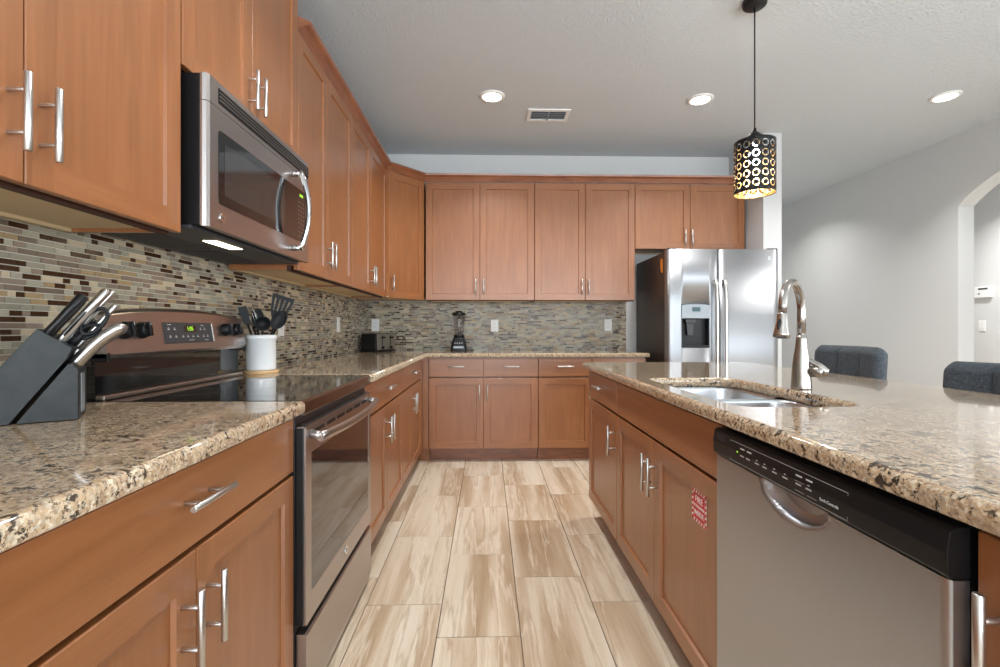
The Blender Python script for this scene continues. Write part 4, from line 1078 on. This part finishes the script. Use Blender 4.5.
# ------------------------------------------------------------------ pendant
PX, PY = 1.366, 2.41
PD = thing('pendant_lamp', 'black perforated drum pendant lamp with gold lining over the island', 'pendant lamp', (PX, PY, ZC))
bm = BM(); lathe(bm, [(0, -.001), (.058, -.001), (.060, -.006), (.056, -.026), (.048, -.032), (0, -.034)], (0, 0, 0), 32); obj('canopy', bm, 'black', PD)
ZS1, ZS0 = 2.068-ZC, 1.802-ZC
bm = BM(); sweep(bm, [(0, 0, -.033), (0, 0, ZS1+.066)], .0035, 10); obj('cord', bm, 'black', PD)
bm = BM(); lathe(bm, [(.0, .070), (.008, .070), (.010, .052), (.020, .046), (.032, .030), (.038, .010), (.040, .0), (.0, .0)], (0, 0, ZS1), 28); obj('socket_cap', bm, 'black', PD)
PR = .096
bm = BM(); rows, cols = 5, 14; Hs = ZS1-ZS0; mg = .012; ch = (Hs-2*mg)/rows; cw = 2*PI*PR/cols
def cylp(u, z): a = u/PR; return (PR*math.cos(a), PR*math.sin(a), z)
def addq(vs): 
    f = bm.faces.new([bm.verts.new(cylp(*v)) for v in vs]); f.smooth = True
for c in range(cols):
    for s in range(3):
        u0, u1 = (c+s/3)*cw, (c+(s+1)/3)*cw
        addq(((u0, ZS0), (u1, ZS0), (u1, ZS0+mg), (u0, ZS0+mg))); addq(((u0, ZS1-mg), (u1, ZS1-mg), (u1, ZS1), (u0, ZS1)))
    for r_ in range(rows):
        cu, cz = (c+.5)*cw, ZS0+mg+(r_+.5)*ch
        ro, ri = .0178, .0118
        angs = []
        for q in range(4):
            b0 = q*PI/2+PI/4
            angs += [b0-.10, b0+.10, b0+PI/4, ]
        angs = sorted(a % (2*PI) for a in angs); m = len(angs)
        def rectp(a):
            ca, sa = math.cos(a), math.sin(a); k = min(cw/2/abs(ca) if abs(ca) > 1e-6 else 9, ch/2/abs(sa) if abs(sa) > 1e-6 else 9)
            return (cu+ca*k, cz+sa*k)
        for i in range(m):
            a, b = angs[i], angs[(i+1) % m]; span = (b-a) % (2*PI); mid = a+span/2
            O0, O1 = (cu+ro*math.cos(a), cz+ro*1.08*math.sin(a)), (cu+ro*math.cos(b), cz+ro*1.08*math.sin(b))
            I0, I1 = (cu+ri*math.cos(a), cz+ri*1.08*math.sin(a)), (cu+ri*math.cos(b), cz+ri*1.08*math.sin(b))
            R0, R1 = rectp(a), rectp(b)
            if span < .25:   # bridge at the corner of the cell
                sx = cu+math.copysign(cw/2, math.cos(mid)); sz = cz+math.copysign(ch/2, math.sin(mid))
                addq((R0, (sx, sz), R1, O1, O0)); addq((O0, O1, I1, I0))
            else: addq((R0, R1, O1, O0))
            addq((I0, I1, (cu, cz)))
bmesh.ops.remove_doubles(bm, verts=bm.verts[:], dist=1e-5)
shd = obj('shade', bm, ('black', 'gold'), PD)
md = shd.modifiers.new('thickness', 'SOLIDIFY'); md.thickness = .0016; md.offset = 0; md.material_offset = 1; md.use_rim = True
tag(shd, 'black drum punched with rings, gold inside')
bm = BM()
for a in (0, 2*PI/3, 4*PI/3): sweep(bm, [(.036*math.cos(a), .036*math.sin(a), ZS1+.002), (PR*.985*math.cos(a), PR*.985*math.sin(a), ZS1-.004)], .0016, 6)
obj('spider', bm, 'black', PD)
bm = BM(); lathe(bm, [(0, 0), (.012, -.001), (.014, -.03), (.026, -.055), (.031, -.078), (.026, -.100), (.014, -.112), (0, -.115)], (0, 0, ZS1-.004), 24); tag(obj('bulb', bm, 'bulb', PD), 'glowing white bulb')
pl = bpy.data.lights.new('bulb_light', 'POINT'); pl.energy = 5.5; pl.color = (1, .96, .90); pl.shadow_soft_size = .03
po = bpy.data.objects.new('bulb_light', pl); po.location = (0, 0, ZS1-.15); COL.objects.link(po); po.parent = PD

# ------------------------------------------------------------------ bar stools: curved upholstered back, gas-lift pedestal
def stool(label, loc, rz, dz):
    """local: sitter faces -x (towards the island); back at +x"""
    t = thing('bar_stool', label, 'bar stool', loc, rz, None)
    top = .985+dz
    # shell back: three vertical channels, wrapped slightly
    bm = BM(); W_ = .235; n = 60; vs_ = [i/10*.85 for i in range(10)]+[.85+.15*math.sin(i/9*PI/2) for i in range(10)]; m = len(vs_)-1; F = []; Bk = []
    z0 = top-.34
    for j in range(m+1):
        v = vs_[j]; rf, rb = [], []
        for i in range(n+1):
            s = -1+2*i/n
            # rounded upper corners
            zz = z0+(top-z0)*v; hw = W_
            if v > .85: hw = W_-(1-math.sqrt(max(0, 1-((v-.85)/.15)**2)))*.042
            y = s*hw; ch_ = abs(math.sin(PI*(s*1.5+.5)))
            puff = .016*ch_**.35
            cx = .19 - .055*s*s + .02*(v-.5)
            edge = min(1, (1-abs(s))/.12)**.5 if abs(s) > .88 else 1
            te = min(1, (1-v)/.10)**.5 if v > .90 else 1
            th = .032*min(edge, 1)*te+.003
            rf.append(bm.verts.new((cx-th-puff*te*edge, y, zz))); rb.append(bm.verts.new((cx+th, y, zz)))
        F.append(rf); Bk.append(rb)
    for S in (F, Bk):
        for a, b in zip(S, S[1:]):
            for i in range(n): f = bm.faces.new((a[i], a[i+1], b[i+1], b[i])); f.smooth = True
    for j in range(m):
        for i_ in (0, n): f = bm.faces.new((F[j][i_], F[j+1][i_], Bk[j+1][i_], Bk[j][i_])); f.smooth = True
    for i in range(n):
        for j_ in (0, m): f = bm.faces.new((F[j_][i], F[j_][i+1], Bk[j_][i+1], Bk[j_][i])); f.smooth = True
    obj('backrest', bm, 'linen', t)
    sz = top-.34
    bm = BM(); box(bm, -.22, .20, -.215, .215, sz-.055, sz+.02, .028)
    for f in bm.faces: f.smooth = True
    obj('seat', bm, 'linen', t)
    bm = BM(); lathe(bm, [(0, 0), (.205, 0), (.21, .006), (.20, .014), (.06, .030), (.034, .045), (.034, .30), (.026, .305), (.026, sz-.075), (.08, sz-.065), (.08, sz-.056), (0, sz-.056)], (0, 0, 0), 36); obj('pedestal', bm, 'chrome', t)
    bm = BM(); pts = [(.0, -.034, .30)]+[(-.17*math.sin(a), -.15*math.cos(a), .30) for a in [PI*i/12 for i in range(0, 13)]]+[(0, .034, .30)]
    sweep(bm, pts, .010, 10); obj('footrest', bm, 'chrome', t)
    return t, top
s1, tp = stool('blue-grey upholstered bar stool nearest the refrigerator', (1.80, 2.53, 0), 0, .035)
bm = BM(); box(bm, .205, .2065, -.20, -.18, 0, .01); bm.free()
s2, tp2 = stool('blue-grey upholstered bar stool at the right edge of the frame', (1.63, 1.565, 0), 0, .005)
bm = BM(); box(bm, -.004, .004, -.0015, 0, -.004, .004); tag(obj('tag', bm, 'white', s1, (.131, -.165, .945)), 'tiny white tag')
